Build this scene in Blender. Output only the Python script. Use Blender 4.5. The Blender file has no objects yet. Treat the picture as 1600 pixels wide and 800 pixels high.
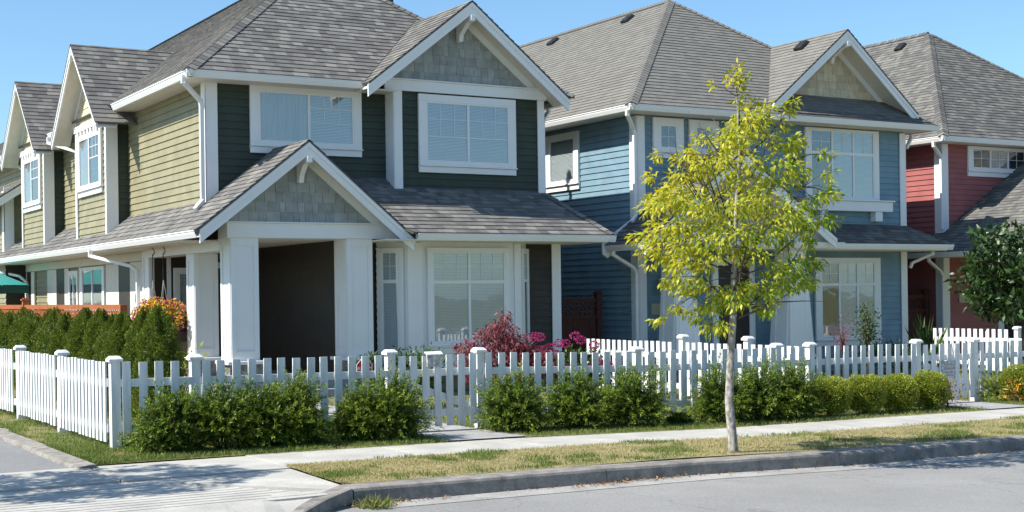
import bpy, math, random
import numpy as np
R = math.radians
scene = bpy.context.scene
COL = scene.collection

# ------------------------------------------------------------ camera
CAMH = 1.6
A = math.atan(1300/2163); ca, sa = math.cos(A), math.sin(A)
from mathutils import Vector, Matrix
cam = bpy.data.cameras.new('camera'); camo = bpy.data.objects.new('camera', cam); COL.objects.link(camo)
cam.sensor_width = 36; cam.lens = 36*2163/1600; cam.shift_y = 60/1600; cam.clip_end = 2000; cam.clip_start = .1
F = Vector((sa, ca, 0)); Rt = Vector((ca, -sa, 0)); Up = Vector((0, 0, 1))
ro = -.014
cx = Rt*math.cos(ro) + Up*math.sin(ro)
cy = Up*math.cos(ro) - Rt*math.sin(ro)
M = Matrix((cx, cy, -F)).transposed().to_4x4(); M.translation = Vector((0, 0, CAMH))
camo.matrix_world = M
scene.camera = camo

# ------------------------------------------------------------ light
SUN_EL = R(46); SUN_TO = Vector((-1, .14, 0)).normalized()
w = bpy.data.worlds.new('World'); scene.world = w; w.use_nodes = True
nt = w.node_tree
sky = nt.nodes.new('ShaderNodeTexSky'); sky.sky_type = 'NISHITA'; sky.sun_disc = False
sky.sun_elevation = SUN_EL; sky.sun_rotation = R(278); sky.air_density = 1.0; sky.dust_density = .6; sky.ozone_density = 1.6
bg = nt.nodes['Background']; bg.inputs[1].default_value = .085
tint = nt.nodes.new('ShaderNodeMix'); tint.data_type = 'RGBA'; tint.blend_type = 'MULTIPLY'; tint.inputs[0].default_value = 1
tint.inputs[7].default_value = (.93, 1.2, 1.36, 1)          # deep clear late summer sky
nt.links.new(sky.outputs[0], tint.inputs[6]); nt.links.new(tint.outputs[2], bg.inputs[0])
sl = bpy.data.lights.new('sun', 'SUN'); sl.energy = 5.0; sl.angle = R(.5); sl.color = (1, .95, .86)
so = bpy.data.objects.new('sun', sl); COL.objects.link(so)
d = -(SUN_TO*math.cos(SUN_EL) + Vector((0, 0, 1))*math.sin(SUN_EL))
so.rotation_euler = d.to_track_quat('-Z', 'Y').to_euler()
vs = scene.view_settings; vs.view_transform = 'Standard'; vs.look = 'None'; vs.gamma = 1; vs.exposure = 0.7
vs.use_curve_mapping = False

# ------------------------------------------------------------ materials
def mat(name, col, rough=.6, var=.08, scale=6, bump=0, bscale=40, spec=.3, tone=False, col2=None, coat=0, bdist=.01, stretch=None, big=0, bigscale=.5, cracks=0):
    m = bpy.data.materials.new(name); m.use_nodes = True
    n = m.node_tree.nodes; l = m.node_tree.links; b = n['Principled BSDF']
    b.inputs['Roughness'].default_value = rough; b.inputs['Specular IOR Level'].default_value = spec
    g = n.new('ShaderNodeNewGeometry'); pos = g.outputs['Position']
    if stretch:
        mp = n.new('ShaderNodeMapping'); mp.inputs['Scale'].default_value = stretch
        l.new(pos, mp.inputs[0]); pos = mp.outputs[0]
    nz = n.new('ShaderNodeTexNoise'); nz.inputs['Scale'].default_value = scale; nz.inputs['Detail'].default_value = 6
    l.new(pos, nz.inputs['Vector'])
    mx = n.new('ShaderNodeMix'); mx.data_type = 'RGBA'
    c2 = col2 or tuple(c*(1-var*2.4) for c in col)
    c1 = col if col2 else tuple(min(1, c*(1+var)) for c in col)
    mr = n.new('ShaderNodeMapRange'); mr.inputs[1].default_value = .3; mr.inputs[2].default_value = .7
    l.new(nz.outputs[0], mr.inputs[0]); l.new(mr.outputs[0], mx.inputs[0])
    mx.inputs[6].default_value = (*c1, 1); mx.inputs[7].default_value = (*c2, 1)
    out = mx.outputs[2]
    if tone:
        at = n.new('ShaderNodeAttribute'); at.attribute_name = 'tone'
        m2 = n.new('ShaderNodeMix'); m2.data_type = 'RGBA'; m2.blend_type = 'MULTIPLY'; m2.inputs[0].default_value = 1
        l.new(out, m2.inputs[6]); l.new(at.outputs['Color'], m2.inputs[7]); out = m2.outputs[2]
    def mul(o_, fac_out, lo, hi, a_=.3, b_=.7):
        r_ = n.new('ShaderNodeMapRange'); r_.inputs[1].default_value = a_; r_.inputs[2].default_value = b_; r_.inputs[3].default_value = lo; r_.inputs[4].default_value = hi
        l.new(fac_out, r_.inputs[0]); q = n.new('ShaderNodeMix'); q.data_type = 'RGBA'; q.blend_type = 'MULTIPLY'; q.inputs[0].default_value = 1
        l.new(o_, q.inputs[6]); l.new(r_.outputs[0], q.inputs[7]); return q.outputs[2]
    if big:
        nb = n.new('ShaderNodeTexNoise'); nb.inputs['Scale'].default_value = bigscale; nb.inputs['Detail'].default_value = 8; nb.inputs['Roughness'].default_value = .65
        l.new(g.outputs['Position'], nb.inputs['Vector']); out = mul(out, nb.outputs[0], 1-big, 1+big*.5)
        ns = n.new('ShaderNodeTexNoise'); ns.inputs['Scale'].default_value = 45; ns.inputs['Detail'].default_value = 2
        l.new(g.outputs['Position'], ns.inputs['Vector']); out = mul(out, ns.outputs[0], 1-big*.8, 1+big*.8)
    if cracks:
        nd = n.new('ShaderNodeTexNoise'); nd.inputs['Scale'].default_value = 1.3; nd.inputs['Detail'].default_value = 5
        l.new(g.outputs['Position'], nd.inputs['Vector'])
        va = n.new('ShaderNodeVectorMath'); va.operation = 'MULTIPLY_ADD'; va.inputs[1].default_value = (1.2,1.2,1.2)
        l.new(nd.outputs['Color'], va.inputs[0]); l.new(g.outputs['Position'], va.inputs[2])
        vo = n.new('ShaderNodeTexVoronoi'); vo.feature = 'DISTANCE_TO_EDGE'; vo.inputs['Scale'].default_value = cracks
        l.new(va.outputs[0], vo.inputs['Vector']); out = mul(out, vo.outputs['Distance'], .80, 1, 0, .006)
    l.new(out, b.inputs['Base Color'])
    if bump:
        n3 = n.new('ShaderNodeTexNoise'); n3.inputs['Scale'].default_value = bscale; n3.inputs['Detail'].default_value = 4
        l.new(pos, n3.inputs['Vector'])
        bp = n.new('ShaderNodeBump'); bp.inputs['Strength'].default_value = bump; bp.inputs['Distance'].default_value = bdist
        l.new(n3.outputs[0], bp.inputs['Height']); l.new(bp.outputs[0], b.inputs['Normal'])
    return m

def leafmat(name, ca_, cb_, trans=.35, gloss=.25, rough=.45):
    m = bpy.data.materials.new(name); m.use_nodes = True
    n = m.node_tree.nodes; l = m.node_tree.links; b = n['Principled BSDF']
    at = n.new('ShaderNodeAttribute'); at.attribute_name = 'tone'
    sp = n.new('ShaderNodeSeparateColor'); l.new(at.outputs['Color'], sp.inputs[0])
    mx = n.new('ShaderNodeMix'); mx.data_type = 'RGBA'; mx.inputs[6].default_value = (*ca_, 1); mx.inputs[7].default_value = (*cb_, 1)
    l.new(sp.outputs[0], mx.inputs[0]); l.new(mx.outputs[2], b.inputs['Base Color'])
    b.inputs['Roughness'].default_value = rough; b.inputs['Specular IOR Level'].default_value = gloss
    tr = n.new('ShaderNodeBsdfTranslucent')
    hs = n.new('ShaderNodeHueSaturation'); hs.inputs['Value'].default_value = 1.3; hs.inputs['Saturation'].default_value = 1.1
    l.new(mx.outputs[2], hs.inputs['Color']); l.new(hs.outputs[0], tr.inputs[0])
    ms = n.new('ShaderNodeMixShader'); ms.inputs[0].default_value = trans
    l.new(b.outputs[0], ms.inputs[1]); l.new(tr.outputs[0], ms.inputs[2])
    l.new(ms.outputs[0], n['Material Output'].inputs[0])
    return m

def glassmat():
    m = bpy.data.materials.new('window_glass'); m.use_nodes = True
    n = m.node_tree.nodes; l = m.node_tree.links; n.remove(n['Principled BSDF'])
    gl = n.new('ShaderNodeBsdfGlossy'); gl.inputs['Roughness'].default_value = .02
    tr = n.new('ShaderNodeBsdfTransparent'); tr.inputs[0].default_value = (.93, .96, .97, 1)
    lw = n.new('ShaderNodeLayerWeight'); lw.inputs[0].default_value = .5; fr = n.new('ShaderNodeMath'); fr.operation = 'POWER'; fr.inputs[1].default_value = 3.6; l.new(lw.outputs['Facing'], fr.inputs[0])
    mr = n.new('ShaderNodeMapRange'); mr.inputs[3].default_value = .13; mr.inputs[4].default_value = 1
    l.new(fr.outputs[0], mr.inputs[0])
    nz = n.new('ShaderNodeTexNoise'); nz.inputs['Scale'].default_value = 1.7
    g = n.new('ShaderNodeNewGeometry'); l.new(g.outputs['Position'], nz.inputs['Vector'])
    bp = n.new('ShaderNodeBump'); bp.inputs['Strength'].default_value = .10; bp.inputs['Distance'].default_value = .02
    l.new(nz.outputs[0], bp.inputs['Height']); l.new(bp.outputs[0], gl.inputs['Normal'])
    ms = n.new('ShaderNodeMixShader'); l.new(mr.outputs[0], ms.inputs[0])
    l.new(tr.outputs[0], ms.inputs[1]); l.new(gl.outputs[0], ms.inputs[2]); l.new(ms.outputs[0], n['Material Output'].inputs[0])
    return m

MT = dict(
 white=mat('white_trim_paint', (.80,.80,.79), .45, .012, 3, .05, 60),
 fence=mat('fence_white_paint', (.74,.75,.74), .55, .09, 14, .3, 50, stretch=(1,1,.15)),
 green=mat('green_siding_paint', (.275,.25,.15), .5, .08, 3, .15, 60, spec=.25),
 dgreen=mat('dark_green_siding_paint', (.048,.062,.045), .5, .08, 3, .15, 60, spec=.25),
 teal=mat('blue_siding_paint', (.18,.285,.355), .5, .06, 3, .15, 60, spec=.25),
 red=mat('red_siding_paint', (.34,.115,.11), .5, .06, 3, .15, 60, spec=.25),
 dark=mat('dark_brown_paint', (.045,.04,.035), .5, .08, 3, .1, 60),
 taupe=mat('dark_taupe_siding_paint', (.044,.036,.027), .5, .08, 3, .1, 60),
 sage=mat('sage_shingle_paint', (.355,.38,.365), .6, .1, 5, .3, 80, tone=True),
 tan=mat('tan_shingle_paint', (.62,.53,.36), .6, .08, 5, .3, 80, tone=True),
 cream=mat('cream_soffit_paint', (.7,.66,.58), .6, .03, 8),
 roofg=mat('grey_brown_roof_shingle', (.182,.178,.172), .95, .10, 90, .6, 250, spec=.1, tone=True, bdist=.004),
 roofb=mat('weathered_tan_roof_shingle', (.20,.193,.178), .95, .10, 90, .6, 250, spec=.1, tone=True, bdist=.004),
 roofr=mat('grey_roof_shingle', (.16,.157,.15), .95, .10, 90, .6, 250, spec=.1, tone=True, bdist=.004),
 asphalt=mat('road_asphalt', (.29,.285,.275), .9, .13, 160, .6, 180, spec=.2, bdist=.006, big=.16, bigscale=.55, cracks=.28),
 asphalt2=mat('lane_asphalt', (.25,.25,.25), .9, .12, 150, .6, 180, spec=.2, bdist=.006, big=.16),
 conc=mat('pavement_concrete', (.45,.435,.395), .85, .07, 2.5, .35, 160, spec=.2, bdist=.004, big=.13, bigscale=1.1),
 conc3=mat('gutter_concrete', (.36,.35,.33), .9, .1, 3, .4, 140, spec=.2, bdist=.004, big=.22, bigscale=2.2),
 conc2=mat('kerb_concrete', (.27,.25,.225), .9, .16, 7, .6, 120, spec=.2, bdist=.006, big=.2, bigscale=1.5),
 path=mat('path_concrete', (.33,.33,.33), .9, .10, 5, .3, 120, spec=.2),
 joint=mat('joint_dirt', (.05,.045,.04), .95, .1, 20),
 soil=mat('soil', (.17,.13,.085), .98, .2, 12, .6, 60, col2=(.10,.085,.05)),
 lawn=mat('lawn_ground', (.10,.14,.035), .98, .2, 4, .6, 60, col2=(.24,.2,.10)),
 verge=mat('dry_verge_ground', (.36,.29,.17), .98, .2, 3.2, .8, 90, col2=(.20,.20,.08)),
 cedar=mat('orange_cedar_stain', (.36,.105,.03), .6, .1, 8, .3, 40, stretch=(1,1,.3)),
 cedard=mat('red_brown_fence_stain', (.085,.03,.022), .7, .1, 8, .3, 40),
 bark=mat('young_tree_bark', (.46,.44,.40), .9, .1, 28, .8, 60, col2=(.10,.085,.07), stretch=(1,1,.6)),
 barkd=mat('dark_bark', (.09,.065,.05), .9, .1, 20, .6, 60),
 stone=mat('pier_stone', (.32,.30,.28), .9, .2, 9, 1, 14, col2=(.12,.11,.10), bdist=.03),
 blind=mat('blind_slats', (.72,.74,.74), .6, .02, 5),
 curtain=mat('grey_curtain', (.52,.50,.50), .8, .08, 3, stretch=(6,6,.2)),
 inner=mat('dark_room', (.03,.035,.04), .8, .1, 3),
 glass=glassmat(),
 black=mat('black_plastic', (.02,.02,.022), .5, .1, 8),
 umb=mat('teal_canvas', (.06,.36,.33), .7, .06, 8), umbd=mat('dark_green_canvas', (.008,.07,.06), .7, .06, 8),
 letter=mat('white_lettering', (.8,.8,.8), .6, .01, 8), silver=mat('house_number_grey', (.55,.55,.52), .5, .02, 8),
 signred=mat('red_sign', (.50,.03,.02), .4, .05, 8), paper=mat('weathered_notice_board', (.55,.55,.54), .7, .25, 25),
 plaque=mat('beige_plaque', (.48,.42,.30), .6, .04, 8),
 pot=mat('basket_coir', (.10,.06,.03), .9, .2, 30),
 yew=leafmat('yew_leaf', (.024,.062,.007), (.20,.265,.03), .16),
 box=leafmat('boxwood_leaf', (.06,.11,.012), (.33,.36,.045), .25, .4, .35),
 cedarleaf=leafmat('arborvitae_leaf', (.05,.10,.014), (.24,.27,.045), .22),
 street=leafmat('street_tree_leaf', (.13,.235,.025), (.60,.53,.06), .42, .35),
 magn=leafmat('magnolia_leaf', (.010,.028,.008), (.055,.105,.02), .10, .4, .40),
 maple=leafmat('red_maple_leaf', (.10,.014,.02), (.36,.10,.115), .25),
 rhodo=leafmat('shrub_leaf', (.025,.06,.012), (.10,.16,.03), .2),
 pink=leafmat('pink_petals', (.26,.012,.09), (.50,.08,.24), .2), orangep=leafmat('yellow_petals', (.75,.26,.02), (.80,.62,.10), .3),
 purple=leafmat('purple_petals', (.20,.02,.16), (.55,.08,.12), .3),
 grass=leafmat('grass_blade', (.09,.17,.022), (.46,.37,.19), .3, .2, .6),
 litter=leafmat('fallen_leaf', (.12,.06,.03), (.30,.17,.08), .1),
 farleaf=leafmat('far_tree_leaf', (.05,.09,.03), (.11,.16,.05), .2),
)

# ------------------------------------------------------------ helpers
ORG = {}
def tag(o, label=None, cat=None, group=None, kind=None):
    if label: o['label'] = label
    if cat: o['category'] = cat
    if group: o['group'] = group
    if kind: o['kind'] = kind
    return o
def thing(name, loc, label, cat, group=None):
    o = bpy.data.objects.new(name, None); COL.objects.link(o); o.location = loc; o.empty_display_size = .1
    ORG[o.name] = Vector(loc); return tag(o, label, cat, group)
def link(name, me, m, parent=None, loc=None):
    me.materials.append(MT[m]) if isinstance(m, str) else me.materials.append(m)
    o = bpy.data.objects.new(name, me); COL.objects.link(o)
    if parent is not None: o.parent = parent; ORG[o.name] = ORG[parent.name]
    else: ORG[o.name] = Vector((0,0,0))
    if loc is not None: o.location = loc; ORG[o.name] = ORG[o.name]+Vector(loc)
    return o

class MB:
    def __init__(s): s.v = []; s.f = []; s.t = []
    def add(s, pts, faces, tone=1.0):
        b = len(s.v); s.v += [tuple(p) for p in pts]
        for f in faces: s.f.append(tuple(b+i for i in f)); s.t.append(tone)
        return s
    def box(s, x0, x1, y0, y1, z0, z1, tone=1.0):
        p = [(x,y,z) for z in (z0,z1) for (x,y) in ((x0,y0),(x1,y0),(x1,y1),(x0,y1))]
        return s.add(p, [(3,2,1,0),(4,5,6,7),(0,1,5,4),(1,2,6,5),(2,3,7,6),(3,0,4,7)], tone)
    def prism(s, poly, vec, tone=1.0):
        n = len(poly); vec = Vector(vec); p = [Vector(q) for q in poly]; p += [q+vec for q in p]
        return s.add(p, [tuple(range(n-1,-1,-1)), tuple(range(n,2*n))]+[(i,(i+1)%n,n+(i+1)%n,n+i) for i in range(n)], tone)
    def bar(s, p, q, wd, ht, up=(0,0,1), tone=1.0):
        p, q, up = Vector(p), Vector(q), Vector(up); d = (q-p).normalized(); sd = d.cross(up).normalized(); u = sd.cross(d).normalized()
        a, b = sd*wd/2, u*ht/2
        return s.prism([p-a-b, p+a-b, p+a+b, p-a+b], q-p, tone)
    def tube(s, pts, r, n=8, tone=1.0):
        pts = [Vector(p) for p in pts]; rs = r if isinstance(r, (list, tuple)) else [r]*len(pts)
        b = len(s.v)
        for i, p in enumerate(pts):
            d = (pts[min(i+1, len(pts)-1)]-pts[max(i-1, 0)]).normalized()
            a = d.orthogonal().normalized() if abs(d.z) > .95 else d.cross(Vector((0,0,1))).normalized()
            c = d.cross(a)
            for k in range(n):
                t = 2*math.pi*k/n; s.v.append(tuple(p+(a*math.cos(t)+c*math.sin(t))*rs[i]))
        for i in range(len(pts)-1):
            for k in range(n):
                s.f.append((b+i*n+k, b+i*n+(k+1)%n, b+(i+1)*n+(k+1)%n, b+(i+1)*n+k)); s.t.append(tone)
        s.f.append(tuple(b+k for k in range(n-1,-1,-1))); s.t.append(tone)
        s.f.append(tuple(b+(len(pts)-1)*n+k for k in range(n))); s.t.append(tone)
        return s
    def build(s, name, m, parent=None, smooth=False, bevel=0, tones=False, label=None):
        off = ORG[parent.name] if parent is not None else Vector((0,0,0))
        me = bpy.data.meshes.new(name)
        me.from_pydata([(x-off.x, y-off.y, z-off.z) for x,y,z in s.v], [], s.f)
        if tones:
            at = me.color_attributes.new('tone', 'FLOAT_COLOR', 'CORNER')
            c = np.ones((len(me.loops), 4), dtype=np.float32); k = 0
            for f, t in zip(s.f, s.t):
                t3 = t if isinstance(t, tuple) else (t, t, t)
                c[k:k+len(f), :3] = t3; k += len(f)
            at.data.foreach_set('color', c.ravel())
        if smooth: me.polygons.foreach_set('use_smooth', [True]*len(me.polygons))
        me.update()
        o = link(name, me, m, parent)
        if bevel:
            bv = o.modifiers.new('bevel', 'BEVEL'); bv.width = bevel; bv.segments = 2; bv.limit_method = 'ANGLE'
        if label: o['label'] = label
        return o

def split_build(mb, name, m, parent, bevel=0):
    # every separate box becomes a part of its own
    used = 0
    for k in range(0, len(mb.v), 8):
        q = MB(); q.add(mb.v[k:k+8], [tuple(i-k for i in f) for f in mb.f if k <= f[0] < k+8]); q.build(name, m, parent, bevel=bevel)

def zt(x):
    xs = [-200, 4, 8.5, 11, 17.5, 40, 400]; zs = [0, 0, -.05, -.12, -.18, -.25, -.25]
    return float(np.interp(x, xs, zs))

# clip a convex polygon (2d) with a half plane  a*x+b*y<=c
def clip(poly, a, b, c):
    out = []
    for i in range(len(poly)):
        p, q = poly[i], poly[(i+1) % len(poly)]
        dp, dq = a*p[0]+b*p[1]-c, a*q[0]+b*q[1]-c
        if dp <= 1e-9: out.append(p)
        if (dp < -1e-9 and dq > 1e-9) or (dp > 1e-9 and dq < -1e-9):
            t = dp/(dp-dq); out.append((p[0]+(q[0]-p[0])*t, p[1]+(q[1]-p[1])*t))
    return out

def courses(mb, poly3, U, V, e=.143, wmin=.09, wmax=.24, lift=.012, jit=.004, pal=None, rnd=None, gap=0, origin=None, slab=.03):
    """lapped courses (roof shingles, wall shingles, siding boards) over a convex planar polygon"""
    U, V = Vector(U).normalized(), Vector(V).normalized(); N = U.cross(V).normalized()
    if N.z < -.01: U = -U; N = -N
    P3 = [Vector(p) for p in poly3]; o = Vector(origin) if origin else P3[0]
    poly = [((p-o).dot(U), (p-o).dot(V)) for p in P3]
    h = (P3[0]-o).dot(N)
    ar = sum(poly[i][0]*poly[(i+1)%len(poly)][1]-poly[(i+1)%len(poly)][0]*poly[i][1] for i in range(len(poly)))
    umin, umax = min(p[0] for p in poly), max(p[0] for p in poly)
    vmin, vmax = min(p[1] for p in poly), max(p[1] for p in poly)
    base = [o+U*a+V*b+N*h for a, b in poly]
    if slab: mb.prism([p-N*.002 for p in base], -N*slab, .8)
    r = math.floor(vmin/e)
    while r*e < vmax:
        v0, v1 = r*e, (r+1)*e
        row = clip(clip(poly, 0, -1, -v0), 0, 1, v1)
        if len(row) >= 3:
            a0, a1 = min(p[0] for p in row), max(p[0] for p in row)
            u = a0 - rnd.random()*wmax
            while u < a1:
                wd = rnd.uniform(wmin, wmax); q = clip(clip(row, -1, 0, -(u+gap/2)), 1, 0, u+wd-gap/2)
                if len(q) >= 3:
                    j = rnd.random()*jit; tn = pal(rnd) if pal else 1.0
                    top = [o+U*a+V*b+N*(h+(lift+j)*(1-(b-v0)/e)+.0015) for a, b in q]
                    mb.add(top, [tuple(range(len(top)))], tn)
                    for i in range(len(q)):
                        p_, q_ = q[i], q[(i+1) % len(q)]
                        if abs(p_[1]-v0) < 1e-6 and abs(q_[1]-v0) < 1e-6:
                            A_ = o+U*p_[0]+V*p_[1]+N*h; B_ = o+U*q_[0]+V*q_[1]+N*h
                            mb.add([top[i], top[(i+1)%len(q)], B_, A_], [(0,1,2,3)], tn)
                        elif gap and jit:
                            A_ = o+U*p_[0]+V*p_[1]+N*h; B_ = o+U*q_[0]+V*q_[1]+N*h
                            mb.add([top[i], top[(i+1)%len(q)], B_, A_], [(0,1,2,3)], tn)
                u += wd
        r += 1

def pal_g(r):
    k = r.random()
    if k < .28: t = (.74,.73,.735)
    elif k < .62: t = (.92,.91,.905)
    elif k < .84: t = (1.08,1.06,1.02)
    else: t = (1.30,1.29,1.22)
    s = r.uniform(.93, 1.07); return tuple(c*s for c in t)
def pal_b(r):
    s = r.uniform(.88, 1.1); return (s, s, s*.99)
def pal_r(r):
    k = r.random(); t = (.78,.77,.78) if k < .25 else (.92,.91,.9) if k < .6 else (1.12,1.12,1.06) if k < .85 else (1.27,1.28,1.18)
    s = r.uniform(.94, 1.06); return tuple(c*s for c in t)
def pal_s(r):
    s = r.uniform(.84, 1.12); return (s, s, s)

class Wall:
    """frame of a wall: s along it, z up, d outward"""
    def __init__(s, o, u, n): s.o = Vector(o); s.u = Vector(u).normalized(); s.n = Vector(n).normalized()
    def p(s, a, z, d=0): return Vector((s.o.x, s.o.y, 0)) + s.u*a + s.n*d + Vector((0,0,z))
    def box(s, mb, a0, a1, z0, z1, d0, d1, tone=1.0):
        pts = [s.p(a,z,d) for d in (d0,d1) for (a,z) in ((a0,z0),(a1,z0),(a1,z1),(a0,z1))]
        return mb.add(pts, [(0,1,2,3),(7,6,5,4),(0,4,5,1),(1,5,6,2),(2,6,7,3),(3,7,4,0)], tone)
    def siding(s, mb, a0, a1, z0, z1, e=.13, z_or=0.0, th=.02):
        k = math.floor((z0-z_or)/e)
        while z_or+k*e < z1:
            b0, b1 = max(z0, z_or+k*e), min(z1, z_or+(k+1)*e)
            d0 = .004+th*(1-(b0-z_or-k*e)/e); d1 = .004+th*(1-(b1-z_or-k*e)/e)
            mb.add([s.p(a0,b0,d0), s.p(a1,b0,d0), s.p(a1,b1,d1), s.p(a0,b1,d1), s.p(a0,b0,0), s.p(a1,b0,0)], [(0,1,2,3),(4,5,1,0)])
            k += 1

def front(y): return Wall((0,y,0), (1,0,0), (0,-1,0))     # faces the street
def left(x): return Wall((x,0,0), (0,1,0), (-1,0,0))      # faces the lane, a = world y

def window(W, a0, a1, z0, z1, parent, cols, split=None, lites=None, sill=True, fill='blind', label=None, casing=.10, casetop=None, head=0, d=.0, fills=None, open_=None):
    """glass area a0..a1 z0..z1. cols: column boundaries 0..1. split: fraction of height of the transom bar. lites: (nx per col, ny) in top part"""
    if label is None: label = None
    c = casing; ct = casetop if casetop is not None else c
    mb = MB(); b = d
    W.box(mb, a0-c, a0, z0, z1, b, b+.055); W.box(mb, a1, a1+c, z0, z1, b, b+.055)
    W.box(mb, a0-c, a1+c, z1, z1+ct, b, b+.055)
    W.box(mb, a0-c, a1+c, z0-.06, z0, b, b+.055)
    w_ = mb.build('window', 'white', parent, bevel=.004, label=label)
    if sill:
        mb = MB(); W.box(mb, a0-c-.01, a1+c+.01, z0-.085, z0-.062, b, b+.085); W.box(mb, a0-c, a1+c, z0-.20, z0-.087, b, b+.045)
        mb.build('sill', 'white', w_, bevel=.004)
    H, L = z1-z0, a1-a0
    fr = MB(); t = .032
    W.box(fr, a0+.001, a0+t, z0+.001, z1-.001, b+.012, b+.050); W.box(fr, a1-t, a1-.001, z0+.001, z1-.001, b+.012, b+.050)
    W.box(fr, a0+t, a1-t, z0+.001, z0+t, b+.012, b+.048); W.box(fr, a0+t, a1-t, z1-t, z1-.001, b+.012, b+.048)
    for x in cols[1:-1]:
        W.box(fr, a0+x*L-.024, a0+x*L+.024, z0+t, z1-t, b+.012, b+.052)
    zs = z0+split*H if split else None
    if zs: W.box(fr, a0+t, a1-t, zs-.03, zs+.03, b+.012, b+.0505)
    if lites:
        for i in range(len(cols)-1):
            nx, ny = lites if not isinstance(lites[0], tuple) else lites[i]
            if not nx: continue
            x0, x1 = a0+cols[i]*L, a0+cols[i+1]*L; lo = zs if zs else z0
            if open_ and not zs: lo = z0+open_*H
            for k in range(1, nx): xx = x0+(x1-x0)*k/nx; W.box(fr, xx-.005, xx+.005, lo+.01, z1-t, b+.030, b+.042)
            for k in range(1, ny): zz = lo+(z1-lo)*k/ny; W.box(fr, x0+.024, x1-.024, zz-.005, zz+.005, b+.031, b+.0425)
            if open_ and not zs: W.box(fr, x0+.024, x1-.024, lo-.007, lo+.007, b+.031, b+.0425)
    fr.build('frame', 'white', w_)
    mb = MB(); W.box(mb, a0+.02, a1-.02, z0+.02, z1-.02, b+.033, b+.036); mb.build('pane', 'glass', w_)
    mb = MB(); W.box(mb, a0, a1, z0, z1, b+.001, b+.006); mb.build('interior', 'inner', w_)
    for i in range(len(cols)-1):
        f = fills[i] if fills else fill
        x0, x1 = a0+cols[i]*L+.01, a0+cols[i+1]*L-.01
        if f == 'blind':
            mb = MB(); z = z0+.02
            while z < z1-.03:
                mb.add([W.p(x0,z,b+.025), W.p(x1,z,b+.025), W.p(x1,z+.024,b+.010), W.p(x0,z+.024,b+.010)], [(0,1,2,3)]); z += .027
            mb.build('blind', 'blind', w_)
        elif f == 'curtain':
            mb = MB(); n = int((x1-x0)/.05)+1
            for k in range(n):
                xa, xb = x0+(x1-x0)*k/n, x0+(x1-x0)*(k+1)/n; xm = (xa+xb)/2
                mb.add([W.p(xa,z0,b+.010), W.p(xm,z0,b+.024), W.p(xm,z1,b+.024), W.p(xa,z1,b+.010), W.p(xb,z0,b+.010), W.p(xb,z1,b+.010)], [(0,1,2,3),(1,4,5,2)])
            mb.build('curtain', 'curtain', w_)
    return w_

def gutter(p, q, out, parent, name='gutter', h=.12, wd=.12):
    """K-profile gutter whose top outer lip runs p->q, wall side is opposite to out"""
    p, q, out = Vector(p), Vector(q), Vector(out).normalized()
    prof = [(0,0),(0,-.018),(-.012,-.022),(-.016,-.05),(-.05,-h),(-wd,-h),(-wd,-.004),(-wd+.006,-.004),(-wd+.006,-h+.01),(-.052,-h+.01),(-.024,-.045),(-.012,-.006),(-.012,0)]
    mb = MB(); mb.prism([p+out*a+Vector((0,0,b)) for a, b in prof], q-p)
    o = mb.build(name, 'white', parent)
    return o

def downspout(pts, parent, r=.045):
    mb = MB(); pts = [Vector(p) for p in pts]
    for a, b in zip(pts, pts[1:]):
        d = (b-a).normalized(); up = Vector((0,-1,0)) if abs(d.z) > .9 else Vector((0,0,1))
        mb.bar(a-d*.02, b+d*.02, r*1.7, r*1.4, up)
    return mb.build('downspout', 'white', parent, bevel=.01)

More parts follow.
